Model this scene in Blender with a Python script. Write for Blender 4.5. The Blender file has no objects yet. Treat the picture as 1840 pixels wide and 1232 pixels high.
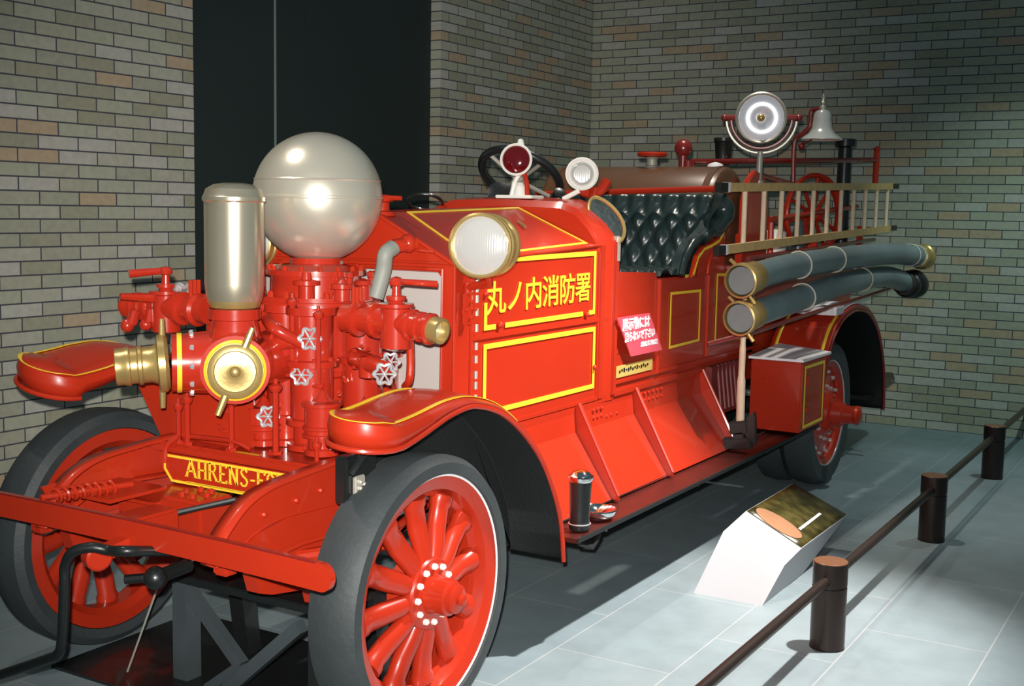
import bpy, bmesh, math, random
from mathutils import Vector, Matrix
random.seed(7)
PI=math.pi
COL=bpy.context.scene.collection
# ---------------------------------------------------------------- materials
def new_mat(name):
    m=bpy.data.materials.new(name); m.use_nodes=True
    return m, m.node_tree.nodes, m.node_tree.links, m.node_tree.nodes['Principled BSDF']
def simple(name,col,rough=.4,metal=0.,coat=0.,spec=.5,bump=0.,bscale=60.,var=0.,vscale=6.,emit=None,trans=0.):
    m,n,l,b=new_mat(name)
    b.inputs['Base Color'].default_value=(*col,1); b.inputs['Roughness'].default_value=rough
    b.inputs['Metallic'].default_value=metal; b.inputs['Coat Weight'].default_value=coat
    b.inputs['Coat Roughness'].default_value=.06; b.inputs['Specular IOR Level'].default_value=spec
    if trans: b.inputs['Transmission Weight'].default_value=trans
    tc=n.new('ShaderNodeTexCoord')
    if var:
        nz=n.new('ShaderNodeTexNoise'); nz.inputs['Scale'].default_value=vscale; nz.inputs['Detail'].default_value=6
        l.new(tc.outputs['Object'],nz.inputs['Vector'])
        mx=n.new('ShaderNodeMix'); mx.data_type='RGBA'
        mx.inputs[6].default_value=(*[max(0,c*(1-var)) for c in col],1); mx.inputs[7].default_value=(*[min(1,c*(1+var)) for c in col],1)
        l.new(nz.outputs['Fac'],mx.inputs[0]); l.new(mx.outputs[2],b.inputs['Base Color'])
    if bump:
        nb=n.new('ShaderNodeTexNoise'); nb.inputs['Scale'].default_value=bscale; nb.inputs['Detail'].default_value=4
        l.new(tc.outputs['Object'],nb.inputs['Vector'])
        bp=n.new('ShaderNodeBump'); bp.inputs['Strength'].default_value=bump; bp.inputs['Distance'].default_value=.01
        l.new(nb.outputs['Fac'],bp.inputs['Height']); l.new(bp.outputs['Normal'],b.inputs['Normal'])
    if emit: b.inputs['Emission Color'].default_value=(*emit[:3],1); b.inputs['Emission Strength'].default_value=emit[3]
    return m
RED=simple('red_enamel',(.42,.025,.008),.32,coat=.28,spec=.3,bump=.04,bscale=9,var=.10,vscale=3)
PRED=simple('gloss_red_castings',(.42,.024,.010),.22,coat=1.,spec=.5,bump=.05,bscale=14,var=.10,vscale=4)
DRED=simple('dark_red_paint',(.20,.012,.010),.3,coat=.5,var=.25)
BOARD=simple('maroon_board',(.06,.011,.008),.38,coat=.12,spec=.3,var=.35,vscale=8)
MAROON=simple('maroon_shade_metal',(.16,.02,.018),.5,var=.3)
YEL=simple('yellow_line_paint',(.92,.62,.035),.35,coat=.3)
BRASS=simple('old_brass',(.50,.35,.13),.3,metal=.62,var=.18,vscale=14,bump=.05)
NICKEL2=simple('bright_nickel_barrel',(.72,.63,.47),.24,metal=.8,var=.08,vscale=5)
NICKEL=simple('worn_nickel',(.72,.655,.54),.28,metal=.62,var=.10,vscale=5,bump=.03,bscale=30)
SATIN=simple('satin_nickel',(.52,.49,.42),.38,metal=.5,var=.10,vscale=6)
CHROME=simple('chrome',(.85,.85,.88),.16,metal=.7)
BLACK=simple('black_paint',(.010,.012,.012),.35,coat=.3,bump=.1)
DBLACK=simple('black_underseal',(.007,.009,.009),.6,bump=.25,bscale=90)
TYRE=simple('tyre_rubber',(.034,.041,.044),.62,bump=.18,bscale=50,var=.35,vscale=7)
HOSE=simple('ribbed_hose_rubber',(.15,.20,.21),.32,var=.25,vscale=4)
LEATHER=simple('black_leather',(.017,.032,.032),.32,coat=.2,bump=.15,bscale=40)
GREYCORE=simple('radiator_core_grey',(.55,.50,.47),.5,metal=.2)
TANK=simple('brown_lacquer_tank',(.12,.055,.026),.34,coat=.3,var=.15,vscale=4)
WOOD=simple('varnished_wood',(.74,.46,.18),.45,var=.3,vscale=18)
PALEWOOD=simple('ash_handle_wood',(.78,.60,.42),.45,var=.2,vscale=20)
STRAP=simple('cream_strap',(.62,.58,.50),.7)
IRON=simple('dark_iron',(.03,.03,.03),.4,metal=.6)
BRONZE=simple('dark_bronze_metal',(.065,.046,.040),.34,metal=.7)
LITCOPPER=simple('coppery_lit_cap',(.30,.14,.075),.35,metal=.6)  # lighter coppery tone paints the light on the post tops
MIRROR=simple('mirror_chrome',(.7,.7,.72),.08,metal=1.)
WHITE=simple('white_board',(.41,.41,.43),.6,spec=.2)
WHITEP=simple('white_enamel',(.78,.76,.70),.35,coat=.4)
PLATEW=simple('pale_tread_plate',(.85,.83,.86),.4,metal=0)
PINK=simple('pink_placard',(.72,.09,.13),.3,coat=.5)
BPLATE=simple('yellowed_brass_plate',(.80,.58,.16),.4,metal=.35,var=.15,vscale=40)
PALM=simple('salmon_oval_sticker',(.34,.17,.09),.6,spec=.2)
LETW=simple('white_lettering',(.85,.85,.85),.5)
RLENS=simple('ruby_lens_glass',(.10,.002,.004),.06,coat=1.)
STEEL=simple('blue_grey_steel',(.10,.12,.13),.35,metal=.5,var=.2)
DARKPANEL=simple('dark_green_panel',(.016,.026,.024),.7,var=.15,vscale=2,bump=.1,bscale=120)
SEAM=simple('seam_grey',(.22,.26,.24),.6)
GREYHOSE=simple('grey_rubber_elbow',(.24,.25,.22),.55,var=.15)
GRASSPHOTO=None
def lens_mat():
    m,n,l,b=new_mat('fluted_headlamp_glass')
    b.inputs['Base Color'].default_value=(.58,.56,.54,1); b.inputs['Roughness'].default_value=.16
    b.inputs['Coat Weight'].default_value=1.
    b.inputs['Metallic'].default_value=.25
    tc=n.new('ShaderNodeTexCoord'); w=n.new('ShaderNodeTexWave'); w.inputs['Scale'].default_value=38; w.bands_direction='Y'
    l.new(tc.outputs['Object'],w.inputs['Vector']); bp=n.new('ShaderNodeBump'); bp.inputs['Strength'].default_value=.12; bp.inputs['Distance'].default_value=.004
    l.new(w.outputs['Fac'],bp.inputs['Height']); l.new(bp.outputs['Normal'],b.inputs['Normal']); return m
LENS=lens_mat()
SLENS=simple('silvered_reflector',(.88,.87,.95),.22,metal=.25,coat=.6)
BELLM=simple('polished_bell_metal',(.85,.82,.76),.22,metal=.45)
def brick_mat(name,axis):
    m,n,l,b=new_mat(name)
    tc=n.new('ShaderNodeTexCoord'); sp=n.new('ShaderNodeSeparateXYZ'); l.new(tc.outputs['Object'],sp.inputs[0])
    cb=n.new('ShaderNodeCombineXYZ'); l.new(sp.outputs[axis],cb.inputs[0]); l.new(sp.outputs['Z'],cb.inputs[1])
    br=n.new('ShaderNodeTexBrick'); l.new(cb.outputs[0],br.inputs['Vector'])
    br.offset=.5; br.inputs['Scale'].default_value=1; br.inputs['Brick Width'].default_value=.247; br.inputs['Row Height'].default_value=.0713
    br.inputs['Mortar Size'].default_value=.0042; br.inputs['Mortar Smooth'].default_value=.25; br.inputs['Bias'].default_value=0
    br.inputs['Color1'].default_value=(0,0,0,1); br.inputs['Color2'].default_value=(1,1,1,1); br.inputs['Mortar'].default_value=(.5,.5,.5,1)
    rp=n.new('ShaderNodeValToRGB'); l.new(br.outputs['Color'],rp.inputs[0]); e=rp.color_ramp.elements
    cols=[tuple(1.85*q for q in c) for c in ((.185,.175,.125),(.215,.205,.155),(.235,.225,.18),(.20,.195,.15),(.255,.19,.125),(.22,.22,.165),(.26,.245,.215))]
    rp.color_ramp.interpolation='CONSTANT'
    e[0].position=0; e[0].color=(*cols[0],1); e[1].position=.14; e[1].color=(*cols[1],1)
    for i,c in enumerate(cols[2:]):
        x=e.new(.30+.14*i); x.color=(*c,1)
    nz=n.new('ShaderNodeTexNoise'); nz.inputs['Scale'].default_value=26; nz.inputs['Detail'].default_value=6; l.new(cb.outputs[0],nz.inputs['Vector'])
    mr=n.new('ShaderNodeMapRange'); mr.inputs['To Min'].default_value=.78; mr.inputs['To Max'].default_value=1.22; l.new(nz.outputs['Fac'],mr.inputs['Value'])
    vm=n.new('ShaderNodeVectorMath'); vm.operation='SCALE'; l.new(rp.outputs[0],vm.inputs[0]); l.new(mr.outputs[0],vm.inputs['Scale'])
    mx=n.new('ShaderNodeMix'); mx.data_type='RGBA'; l.new(br.outputs['Fac'],mx.inputs[0]); l.new(vm.outputs[0],mx.inputs[6]); mx.inputs[7].default_value=(.065,.065,.085,1)
    l.new(mx.outputs[2],b.inputs['Base Color']); b.inputs['Roughness'].default_value=.75
    ma=n.new('ShaderNodeMath'); ma.operation='SUBTRACT'; ma.inputs[0].default_value=1; l.new(br.outputs['Fac'],ma.inputs[1])
    ad=n.new('ShaderNodeMath'); ad.operation='MULTIPLY_ADD'; l.new(nz.outputs['Fac'],ad.inputs[0]); ad.inputs[1].default_value=.25; l.new(ma.outputs[0],ad.inputs[2])
    bp=n.new('ShaderNodeBump'); bp.inputs['Strength'].default_value=.6; bp.inputs['Distance'].default_value=.006; l.new(ad.outputs[0],bp.inputs['Height']); l.new(bp.outputs['Normal'],b.inputs['Normal'])
    return m
BRX=brick_mat('brick_tile_x','X'); BRY=brick_mat('brick_tile_y','Y')
def floor_mat():
    m,n,l,b=new_mat('slate_floor_tiles')
    tc=n.new('ShaderNodeTexCoord'); mp=n.new('ShaderNodeMapping'); mp.inputs['Location'].default_value=(-.42,.26,0); l.new(tc.outputs['Object'],mp.inputs[0])
    br=n.new('ShaderNodeTexBrick'); l.new(mp.outputs[0],br.inputs['Vector']); br.offset=.5
    br.inputs['Scale'].default_value=1; br.inputs['Brick Width'].default_value=.92; br.inputs['Row Height'].default_value=.49
    br.inputs['Mortar Size'].default_value=.003; br.inputs['Mortar Smooth'].default_value=.2
    br.inputs['Color1'].default_value=(.215,.275,.300,1); br.inputs['Color2'].default_value=(.245,.300,.318,1); br.inputs['Mortar'].default_value=(.38,.40,.40,1)
    nz=n.new('ShaderNodeTexNoise'); nz.inputs['Scale'].default_value=5; nz.inputs['Detail'].default_value=10; nz.inputs['Roughness'].default_value=.65; l.new(tc.outputs['Object'],nz.inputs['Vector'])
    mr=n.new('ShaderNodeMapRange'); mr.inputs['To Min'].default_value=.75; mr.inputs['To Max'].default_value=1.25; l.new(nz.outputs['Fac'],mr.inputs['Value'])
    vm=n.new('ShaderNodeVectorMath'); vm.operation='SCALE'; l.new(br.outputs['Color'],vm.inputs[0]); l.new(mr.outputs[0],vm.inputs['Scale']); l.new(vm.outputs[0],b.inputs['Base Color'])
    b.inputs['Roughness'].default_value=.42
    bp=n.new('ShaderNodeBump'); bp.inputs['Strength'].default_value=.12; bp.inputs['Distance'].default_value=.01; l.new(nz.outputs['Fac'],bp.inputs['Height']); l.new(bp.outputs['Normal'],b.inputs['Normal'])
    return m
FLOOR=floor_mat()
def picture_mat():
    m,n,l,b=new_mat('printed_garden_picture')
    tc=n.new('ShaderNodeTexCoord'); nz=n.new('ShaderNodeTexNoise'); nz.inputs['Scale'].default_value=14; nz.inputs['Detail'].default_value=7
    l.new(tc.outputs['Object'],nz.inputs['Vector']); rp=n.new('ShaderNodeValToRGB'); l.new(nz.outputs['Fac'],rp.inputs[0])
    e=rp.color_ramp.elements; e[0].position=.34; e[0].color=(.025,.022,.005,1); e[1].position=.66; e[1].color=(.10,.085,.022,1)
    x=e.new(.5); x.color=(.055,.045,.010,1)
    l.new(rp.outputs[0],b.inputs['Base Color']); b.inputs['Roughness'].default_value=.35; return m
PICT=picture_mat()
# ---------------------------------------------------------------- mesh helpers
def basis(axis,hint=None):
    w=Vector(axis).normalized()
    h=Vector(hint) if hint else (Vector((0,0,1)) if abs(w.z)<.9 else Vector((1,0,0)))
    u=h.cross(w).normalized(); v=w.cross(u); return u,v,w
class MB:
    def __init__(s): s.bm=bmesh.new()
    def face(s,vs):
        try: return s.bm.faces.new(vs)
        except ValueError: return None
    def box(s,x0,x1,y0,y1,z0,z1,bev=0.):
        V=[s.bm.verts.new((x,y,z)) for x in (x0,x1) for y in (y0,y1) for z in (z0,z1)]
        F=[s.face([V[i] for i in q]) for q in ((0,1,3,2),(4,6,7,5),(0,4,5,1),(2,3,7,6),(0,2,6,4),(1,5,7,3))]
        if bev:
            ed=set(e for f in F for e in f.edges); bmesh.ops.bevel(s.bm,geom=list(ed),offset=bev,segments=2,affect='EDGES')
        return s
    def obox(s,c,ax,ay,az,hx,hy,hz,bev=0.):   # oriented box
        c=Vector(c); ax,ay,az=[Vector(a).normalized() for a in (ax,ay,az)]
        V=[s.bm.verts.new(c+ax*i*hx+ay*j*hy+az*k*hz) for i in (-1,1) for j in (-1,1) for k in (-1,1)]
        F=[s.face([V[i] for i in q]) for q in ((0,1,3,2),(4,6,7,5),(0,4,5,1),(2,3,7,6),(0,2,6,4),(1,5,7,3))]
        if bev: bmesh.ops.bevel(s.bm,geom=list(set(e for f in F for e in f.edges)),offset=bev,segments=2,affect='EDGES')
        return s
    def bar(s,a,b,w,h,up=(0,0,1)):
        a=Vector(a);b=Vector(b);d=(b-a); u=d.cross(Vector(up)).normalized(); v=u.cross(d).normalized()
        return s.obox((a+b)/2,d,u,v,d.length/2,w/2,h/2)
    def prism(s,pts,d,bev=0.):   # planar polygon of 3d points, extruded by vector d
        d=Vector(d); A=[s.bm.verts.new(Vector(p)) for p in pts]; B=[s.bm.verts.new(Vector(p)+d) for p in pts]
        F=[s.face(A[::-1]),s.face(B)]; n=len(A)
        for i in range(n): F.append(s.face([A[i],A[(i+1)%n],B[(i+1)%n],B[i]]))
        if bev: bmesh.ops.bevel(s.bm,geom=list(set(e for f in F if f for e in f.edges)),offset=bev,segments=2,affect='EDGES')
        return s
    def tube(s,pts,r,n=12,caps=True,closed=False,flat=1.,hint=None):
        P=[Vector(p) for p in pts]; R=r if isinstance(r,(list,tuple)) else [r]*len(P); rings=[]; prev=None
        for i,p in enumerate(P):
            if closed: t=P[(i+1)%len(P)]-P[i-1]
            else: t=(P[min(i+1,len(P)-1)]-P[max(i-1,0)])
            t.normalize()
            if prev is None:
                u,v,_=basis(t,hint)
            else:
                u=prev-t*prev.dot(t); u.normalize(); v=t.cross(u)
            prev=u
            rings.append([s.bm.verts.new(p+u*math.cos(a)*R[i]+v*math.sin(a)*R[i]*flat) for a in (2*PI*k/n for k in range(n))])
        m=len(rings)
        for i in range(m if closed else m-1):
            a=rings[i];b=rings[(i+1)%m]
            for k in range(n): s.face([a[k],a[(k+1)%n],b[(k+1)%n],b[k]])
        if caps and not closed: s.face(rings[0][::-1]); s.face(rings[-1])
        return s
    def lathe(s,prof,o=(0,0,0),axis=(0,0,1),n=32,caps=True,arc=2*PI):
        o=Vector(o); u,v,w=basis(axis); rings=[]
        for t,r in prof:
            if r<=1e-5: rings.append([s.bm.verts.new(o+w*t)])
            else: rings.append([s.bm.verts.new(o+w*t+u*r*math.cos(2*PI*k/n)+v*r*math.sin(2*PI*k/n)) for k in range(n)])
        for a,b in zip(rings,rings[1:]):
            for k in range(n):
                if len(a)==1 and len(b)==1: continue
                if len(a)==1: s.face([a[0],b[(k+1)%n],b[k]])
                elif len(b)==1: s.face([a[k],a[(k+1)%n],b[0]])
                else: s.face([a[k],a[(k+1)%n],b[(k+1)%n],b[k]])
        if caps:
            if len(rings[0])>1: s.face(rings[0][::-1])
            if len(rings[-1])>1: s.face(rings[-1])
        return s
    def sphere(s,c,r,n=32,m=20,sz=1.):
        return s.lathe([(-r*sz*math.cos(PI*i/m),r*math.sin(PI*i/m)) for i in range(m+1)],c,(0,0,1),n,caps=False)
    def ring(s,c,axis,R,r,n=40,k=10,flat=1.,ell=1.,hint=None):
        u,v,w=basis(axis,hint); c=Vector(c)
        return s.tube([c+u*R*math.cos(2*PI*i/n)*ell+v*R*math.sin(2*PI*i/n) for i in range(n)],r,k,closed=True,flat=flat)
    def bolts(s,c,axis,R,r,h,n,ph=0.,k=6):
        u,v,w=basis(axis); c=Vector(c)
        for i in range(n):
            a=2*PI*i/n+ph; s.lathe([(0,r),(h*.7,r),(h,r*.6)],c+u*R*math.cos(a)+v*R*math.sin(a),axis,k)
        return s
    def grid(s,rows):
        R=[[s.bm.verts.new(Vector(p)) for p in row] for row in rows]
        for a,b in zip(R,R[1:]):
            for k in range(len(a)-1): s.face([a[k],a[k+1],b[k+1],b[k]])
        return s
ROOT={}
def wloc(o):
    v=Vector((0,0,0))
    while o: v=v+Vector(o.location); o=o.parent
    return v
def build(name,mb,mat,parent=None,solid=0.,sharp=32.,label=None,subsurf=0,kind=None):
    bm=mb.bm; off=wloc(parent)
    bmesh.ops.remove_doubles(bm,verts=bm.verts,dist=1e-5)
    bmesh.ops.recalc_face_normals(bm,faces=bm.faces)
    for v in bm.verts: v.co-=off
    for f in bm.faces: f.smooth=True
    bm.normal_update()
    for e in bm.edges:
        if len(e.link_faces)>2 or (len(e.link_faces)==2 and e.calc_face_angle(0)>math.radians(sharp)): e.smooth=False
    me=bpy.data.meshes.new(name); bm.to_mesh(me); bm.free(); me.materials.append(mat)
    o=bpy.data.objects.new(name,me); COL.objects.link(o)
    if parent: o.parent=parent
    if solid: md=o.modifiers.new('thickness','SOLIDIFY'); md.thickness=solid; md.offset=0
    if subsurf: md=o.modifiers.new('smooth','SUBSURF'); md.levels=subsurf; md.render_levels=subsurf
    if label: o['label']=label
    if kind: o['kind']=kind
    return o
def pieces(name,mb,mat,parent=None,tol=.001,**k):
    """one object per separate piece of mb (shells whose boxes touch stay together)"""
    bm=mb.bm; bm.verts.ensure_lookup_table(); bmesh.ops.remove_doubles(bm,verts=bm.verts,dist=1e-5); seen=set(); isl=[]
    for v in bm.verts:
        if v in seen: continue
        st=[v]; seen.add(v); I=[]
        while st:
            a=st.pop(); I.append(a)
            for e in a.link_edges:
                b=e.other_vert(a)
                if b not in seen: seen.add(b); st.append(b)
        isl.append(I)
    box=[[ (min(v.co[i] for v in I)-tol,max(v.co[i] for v in I)+tol) for i in range(3)] for I in isl]; lab=list(range(len(isl)))
    def root(i):
        while lab[i]!=i: i=lab[i]
        return i
    for i in range(len(isl)):
        for j in range(i):
            if all(box[i][q][0]<=box[j][q][1] and box[j][q][0]<=box[i][q][1] for q in range(3)): lab[root(i)]=root(j)
    out=[]
    for g in sorted(set(root(i) for i in range(len(isl)))):
        nb=MB(); mp={}
        vs=[v for i in range(len(isl)) if root(i)==g for v in isl[i]]
        for v in vs: mp[v]=nb.bm.verts.new(v.co)
        fs=set(f for v in vs for f in v.link_faces)
        for f in fs: nb.face([mp[v] for v in f.verts])
        out.append(build(name,nb,mat,parent,**k))
    bm.free(); return out
def thing(name,loc,label,cat,group=None):
    o=bpy.data.objects.new(name,None); COL.objects.link(o); o.location=loc; o.empty_display_size=.1
    o['label']=label; o['category']=cat
    if group: o['group']=group
    return o
def tag(o,label,cat,group=None):
    o['label']=label; o['category']=cat
    if group: o['group']=group
    return o
def recenter(o,p):     # move a top-level mesh's origin to p
    p=Vector(p)
    for v in o.data.vertices: v.co-=p
    o.location=p; return o
def copy_tree(o,parent=None):
    c=o.copy(); COL.objects.link(c); c.parent=parent
    for ch in list(o.children): copy_tree(ch,c)
    return c
def spline(pts,n=8):    # catmull-rom
    P=[Vector(p) for p in pts]; P=[2*P[0]-P[1]]+P+[2*P[-1]-P[-2]]; out=[]
    for i in range(1,len(P)-2):
        a,b,c,d=P[i-1:i+3]
        for k in range(n):
            t=k/n; out.append(.5*((2*b)+(c-a)*t+(2*a-5*b+4*c-d)*t*t+(3*b-a-3*c+d)*t**3))
    out.append(P[-2]); return out
def stripe(name,pts,w,parent,n,mat=None,closed=False,label=None):
    """flat painted band of width w through pts, lying on a surface with normal n, 1.5 mm proud"""
    mat=mat or YEL; n=Vector(n).normalized(); P=[Vector(p) for p in pts]; m=len(P); L=[];R=[]
    for i,p in enumerate(P):
        if closed: d1=(P[i]-P[i-1]).normalized(); d2=(P[(i+1)%m]-P[i]).normalized()
        else:
            d1=(P[i]-P[i-1]).normalized() if i else (P[1]-P[0]).normalized()
            d2=(P[i+1]-P[i]).normalized() if i<m-1 else d1
        s1=n.cross(d1).normalized(); s2=n.cross(d2).normalized(); s=(s1+s2); s.normalize(); k=1/max(.35,s.dot(s1))
        L.append(p+s*w/2*k+n*.0025); R.append(p-s*w/2*k+n*.0025)
    mb=MB(); rows=[[l-n*.002,l,r,r-n*.002] for l,r in zip(L,R)]
    if closed: rows.append(rows[0])
    mb.grid(rows); return build(name,mb,mat,parent,label=label)
def frame_line(pts,w,parent,n,name='gold_line'): return stripe(name,pts,w,parent,n,closed=True)
CJK=None
def text(name,body,size,loc,xdir,ydir,mat,parent,bold=0.,sx=1.,ext=.0012,sp=1.,shear=0.):
    cu=bpy.data.curves.new(name,'FONT'); cu.body=body; cu.size=size; cu.offset=bold; cu.extrude=ext; cu.space_character=sp; cu.shear=shear
    cu.align_x='CENTER'; cu.align_y='CENTER'
    t=bpy.data.objects.new(name,cu); COL.objects.link(t); dg=bpy.context.evaluated_depsgraph_get(); dg.update()
    me=bpy.data.meshes.new_from_object(t.evaluated_get(dg)); bpy.data.objects.remove(t)
    x=Vector(xdir).normalized(); y=Vector(ydir).normalized(); z=x.cross(y).normalized(); y=z.cross(x)
    off=Vector(loc)-wloc(parent)
    for v in me.vertices: v.co=off+x*v.co.x*sx+y*v.co.y+z*v.co.z
    me.materials.clear(); me.materials.append(mat)
    o=bpy.data.objects.new(name,me); COL.objects.link(o)
    if parent: o.parent=parent
    return o
# ---------------------------------------------------------------- camera
CAM=Vector((-3.19944,-2.96533,1.73306))
cr=Vector((0.51625801,-0.85624095,0.01814126)); cd=Vector((-0.08512346,-0.07237838,-0.99373808)); cf=Vector((0.85219227,0.511481,-0.11025211))
cam=bpy.data.cameras.new('camera'); co=bpy.data.objects.new('camera',cam); COL.objects.link(co)
M=Matrix((cr,-cd,-cf)).transposed().to_4x4(); M.translation=CAM; co.matrix_world=M
cam.sensor_width=36; cam.lens=2162.43/1840*36; cam.clip_start=.05; cam.clip_end=60
bpy.context.scene.camera=co
# ---------------------------------------------------------------- the room
def struct(name,mb,mat): 
    o=build(name,mb,mat); o['kind']='structure'; return o
struct('floor',MB().box(-6,8,-7,5,-.1,0),FLOOR)
struct('wall_left',MB().box(-6,1.935,2.308,2.75,0,4.6),BRX)
struct('wall_center',MB().box(4.463,6.95,2.308,2.75,0,4.6),BRX)
struct('wall_back',MB().box(6.95,7.2,-7,2.75,0,4.6),BRY)
mb=MB(); mb.box(1.935,3.02,2.40,2.46,0,4.6); mb.box(3.026,4.463,2.40,2.46,0,4.6)
struct('wall_recess',mb,DARKPANEL)
struct('trim_1',MB().box(2.722,2.734,2.392,2.40,0,4.6),SEAM)
struct('trim_2',MB().box(-6,1.935,2.29,2.308,0,.07),BLACK)
# ================================================================= FIRE ENGINE
T=thing('fire_engine',(2.2,0,0),'vintage open red fire engine with a big metal sphere over its front pump','fire engine')
def P(name,mb,mat,parent=None,**k): return build(name,mb,mat,parent or T,**k)
# ---- wheels
def wheel(cx,cy,cz,side,rear=False,steer=0.,ri=.402):
    """side=-1 near, +1 far; outer plane at y=cy"""
    s=side; o=(cx,cy,cz); ax=(0,s,0)
    rim=MB(); 
    K=ri/.402; rim.lathe([(-.155,.392*K),(-.155,.345*K),(-.13,.318*K),(-.060,.318*K),(-.05,.335*K),(-.012,.348*K),(.0,.375*K),(.004,.392*K),(-.004,.402*K),(-.155,.402*K)],o,ax,64,caps=False)
    w=P('wheel',rim,RED)
    ty=MB(); ty.lathe([(-.16,.395),(-.165,.43),(-.145,.458),(-.08,.468),(-.01,.462),(.020,.440),(.018,.402),(.016,ri+.002),(.0,ri-.004),(-.16,ri-.004)],o,ax,80,caps=False)
    build('tyre',ty,TYRE,w)
    if rear:
        t2=MB(); t2.lathe([(-.36,.395),(-.365,.43),(-.345,.458),(-.28,.468),(-.21,.462),(-.18,.440),(-.182,.402),(-.36,.398)],o,ax,80,caps=False)
        build('tyre',t2,TYRE,w)
    pl=MB(); pl.ring((cx,cy+s*.004,cz),ax,ri-.005,.007 if rear else .0045,80,6); build('rim_line',pl,CHROME if rear else LETW,w)
    if rear:
        d=MB(); d.lathe([(-.005,.32),(-.03,.30),(-.035,.24),(-.03,.18),(-.01,.14),(.0,.13),(.0,0)],o,ax,64,caps=False); build('disc',d,RED,w)
        for R,n,r,h in ((.265,14,.013,.016),(.17,12,.012,.020)):
            for i in range(n):
                a=2*PI*i/n; off=-.033 if R>.2 else -.024
                build('hub_bolt',MB().lathe([(0,r),(h,r*.8),(h+.006,0)],(cx+R*math.cos(a),cy+s*off,cz+R*math.sin(a)),ax,8,caps=False),CHROME,w)
        hb=MB(); hb.lathe([(0,.13),(.03,.125),(.04,.085),(.10,.075),(.11,.062),(.17,.055),(.18,.062),(.20,.062),(.21,.04),(.215,0)],o,ax,32,caps=False)
        hb.bolts((cx,cy+s*.035,cz),ax,.105,.010,.02,8)
        build('hub',hb,RED,w)
        return w
    for i in range(12):
        a=2*PI*i/12+.09; u=Vector((math.cos(a),0,math.sin(a))); c=Vector(o)+Vector((0,s*-.06,0))
        q=MB(); q.tube([c+u*.09+Vector((0,s*.035,0)),c+u*.15+Vector((0,s*.026,0)),c+u*.22+Vector((0,s*.008,0)),c+u*.285,c+u*.30,c+u*.325],[.030,.036,.039,.039,.046,.046],14,flat=.8,hint=(0,1,0))
        build('spoke',q,RED,w)
    hb=MB(); hb.lathe([(-.10,.120),(-.006,.122),(.002,.116),(.004,.073),(.006,.068),(.03,.064),(.075,.060),(.082,.050),(.100,.048),(.106,.040),(.110,0)],o,ax,40)
    build('hub',hb,RED,w)
    for i in range(12):
        a=2*PI*i/12; build('hub_bolt',MB().lathe([(0,.011),(.012,.011),(.018,.004)],(cx+.094*math.cos(a),cy+s*.002,cz+.094*math.sin(a)),ax,8),WHITEP,w)
    build('hub_cap',MB().lathe([(0,.020),(.012,.017),(.018,0)],(cx,cy+s*.116,cz),ax,16),RED,w)
    return w
wheel(0,-.755,.46,-1); wheel(-.03,.89,.462,1)
wheel(4.42,-.775,.47,-1,True,ri=.345); wheel(4.42,.775,.47,1,True,ri=.345)
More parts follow.
